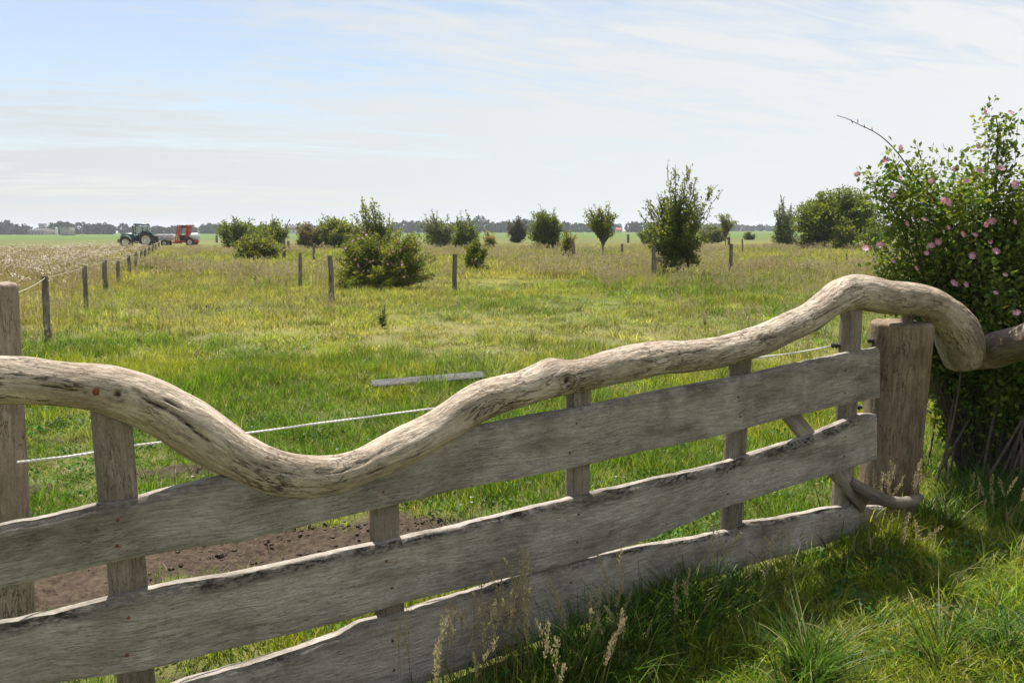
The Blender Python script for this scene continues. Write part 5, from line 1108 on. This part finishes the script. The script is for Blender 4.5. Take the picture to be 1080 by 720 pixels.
# 2 lush foreground on the camera side of the gate (right)
x, y = field(1.7, 6.5, 70); g_ = gdist(x, y); u = x/np.maximum(y, .1); nz_ = fb(x, y, 1.5, 3, 91)
m_ = (g_ > .02)*sst(-.1, .25, u)*(.25+.75*sst(.42, .62, nz_)) + (g_ > .12)*np.exp(-(np.hypot(x-.72, (y-3.15))/.30)**2)*1.2 + sst(.50, .58, u)*.9*(y < 6)
k = (rg.random(len(x)) < m_*.9) & (dirt(x, y) < .3) & clear(x, y) & (np.hypot(x, y) > 1.5); x, y, g_ = x[k], y[k], g_[k]; n = len(x)
scatter('lush_grass', 'lush long grass along the front of the gate and around the post', x, y, pick('lush', n), .42+.42*rg.random(n), jitter(lerp((.12, .22, .016), (.28, .30, .035), sst(.2, .75, rg.random(n)*.6+.4*fb(x, y, 1.2, 2, 5))), .28), (.42+.45*rg.random(n))*(1-.35*sst(.5, 1.2, g_)))
# tall dark tufts
tx, ty = [], []
for (px, py, r_, m) in ((722, 655, .16, 16), (655, 690, .10, 7), (1010, 550, .25, 12), (1060, 530, .3, 24), (995, 518, .2, 10), (1030, 510, .25, 14), (600, 715, .12, 6), (850, 720, .14, 5), (1050, 690, .18, 7), (760, 640, .10, 6)):
    b = ground(px, py); tx += list(b.x+rg.normal(size=m)*r_*.6); ty += list(b.y+rg.normal(size=m)*r_*.45)
x, y = np.array(tx), np.array(ty); k = clear(x, y) & (gdist(x, y) > .12); x, y = x[k], y[k]; n = len(x); scatter('grass_tufts', 'tall dark grass tufts growing against the front of the gate', x, y, pick('tuft', n), .55+.25*rg.random(n), jitter(np.tile((.075, .145, .022), (n, 1))), .75+.3*rg.random(n))
x, y = field(5.2, 24, .55); nz_ = fb(x, y, .35, 3, 151); k = (rg.random(len(x)) < sst(.45, .62, nz_)) & (dirt(x, y) < .1) & (gdist(x, y) < -.3); x, y = x[k], y[k]
x = np.concatenate([x+rg.normal(size=len(x))*.14 for _ in range(5)]); y = np.concatenate([y+rg.normal(size=len(y)//1)*.12 for _ in range(5)]) if False else np.tile(y, 5)+rg.normal(size=len(x))*.14; n = len(x)
scatter('pale_tufts', 'pale and green grass tufts standing out of the meadow', x, y, pick('lush', n), .55+.6*rg.random(n), jitter(lerp((.13, .20, .05), (.26, .28, .09), rg.random(n)), .2), .55+.4*rg.random(n))
# near seed heads
sx, sy_ = [], []
for (px, py, r_, m) in ((500, 740, .16, 7), (570, 735, .18, 6), (450, 760, .15, 4), (640, 720, .15, 4), (690, 700, .12, 3), (960, 570, .10, 4), (1020, 575, .2, 3), (760, 670, .2, 2), (880, 640, .3, 2), (540, 790, .2, 4)):
    b = ground(px, py); sx += list(b.x+rg.normal(size=m)*r_); sy_ += list(b.y+rg.normal(size=m)*r_*.4)
x, y = np.array(sx), np.array(sy_); k = clear(x, y) & (gdist(x, y) > .12); x, y = x[k], y[k]; n = len(x); scatter('seeding_grass', 'brown seeding grass stalks in front of the gate boards', x, y, pick('seed', n), .62+.22*rg.random(n), jitter(np.tile((.16, .18, .05), (n, 1))), .85+.35*rg.random(n))
# 3 mid distance
x, y = field(8, 30, 11, mx=2); nz_ = fb(x, y, .35, 3, 101); n = len(x); scatter('field_grass', 'green and straw coloured meadow grass behind the gate', x, y, pick('mid', n), .6+.7*rg.random(n), jitter(zonecol(x, y, (rg.random(n)-.5)*.9), .30), .32+.75*sst(.35, .7, nz_)*sst(8, 20, y)+.2*rg.random(n))
x, y = field(9, 34, 3.4, mx=2); u = x/y; nz_ = fb(x, y, .30, 3, 111); lf = x < fencex(y); pr = sst(.42, .62, nz_+.16*sst(.0, .4, u)+.10*sst(14, 26, y)-.10*(u < .1)+.35*lf); k = rg.random(len(x)) < pr*.42; x, y = x[k], y[k]; n = len(x)
scatter('seeding_meadow', 'brownish seeding grass across the meadow', x, y, pick('midseed', n), .7+.5*rg.random(n), jitter(zonecol(x, y, .2*np.ones(n))), .7+.4*rg.random(n))
x, y = field(28, 95, 2.3, mx=4); n = len(x); scatter('distant_grass', 'distant meadow grass up to the crop field', x, y, pick('far', n), .8+.5*rg.random(n), jitter(zonecol(x, y, (rg.random(n)-.5)*.7)), (.7+.5*rg.random(n))*(1-.6*sst(60, 80, y)))
x, y = field(24, 90, 1.0, mx=4); u = x/y; lf = x < fencex(y); nz_ = fb(x, y, .12, 3, 121); k = rg.random(len(x)) < .34*sst(.44, .58, nz_+.10*sst(0, .3, u)+.2*lf); x, y = x[k], y[k]; n = len(x)
scatter('distant_seeding_grass', 'distant pinkish brown seeding grass', x, y, pick('farseed', n), .8+.4*rg.random(n), jitter(zonecol(x, y, .2*np.ones(n))), (.7+.4*rg.random(n))*(1-.6*sst(60, 80, y)))
# 4 white flower band left of the wire fence
n = 9000; y = 17+58*rg.random(n)**.8; x = fencex(y)-.6-rg.random(n)*(.25*y+2); k = rg.random(n) < .25+.75*sst(.40, .6, fb(x, y, .3, 3, 131)); k &= (y > 26) | (rg.random(n) < .25); x, y = x[k][:560], y[k][:560]; n = len(x)
scatter('white_flowers', 'band of white flowers left of the wire fence', x, y, pick('white', n), .7+.5*rg.random(n), jitter(lerp(STRAW, OLIVE, rg.random(n)*.8)))
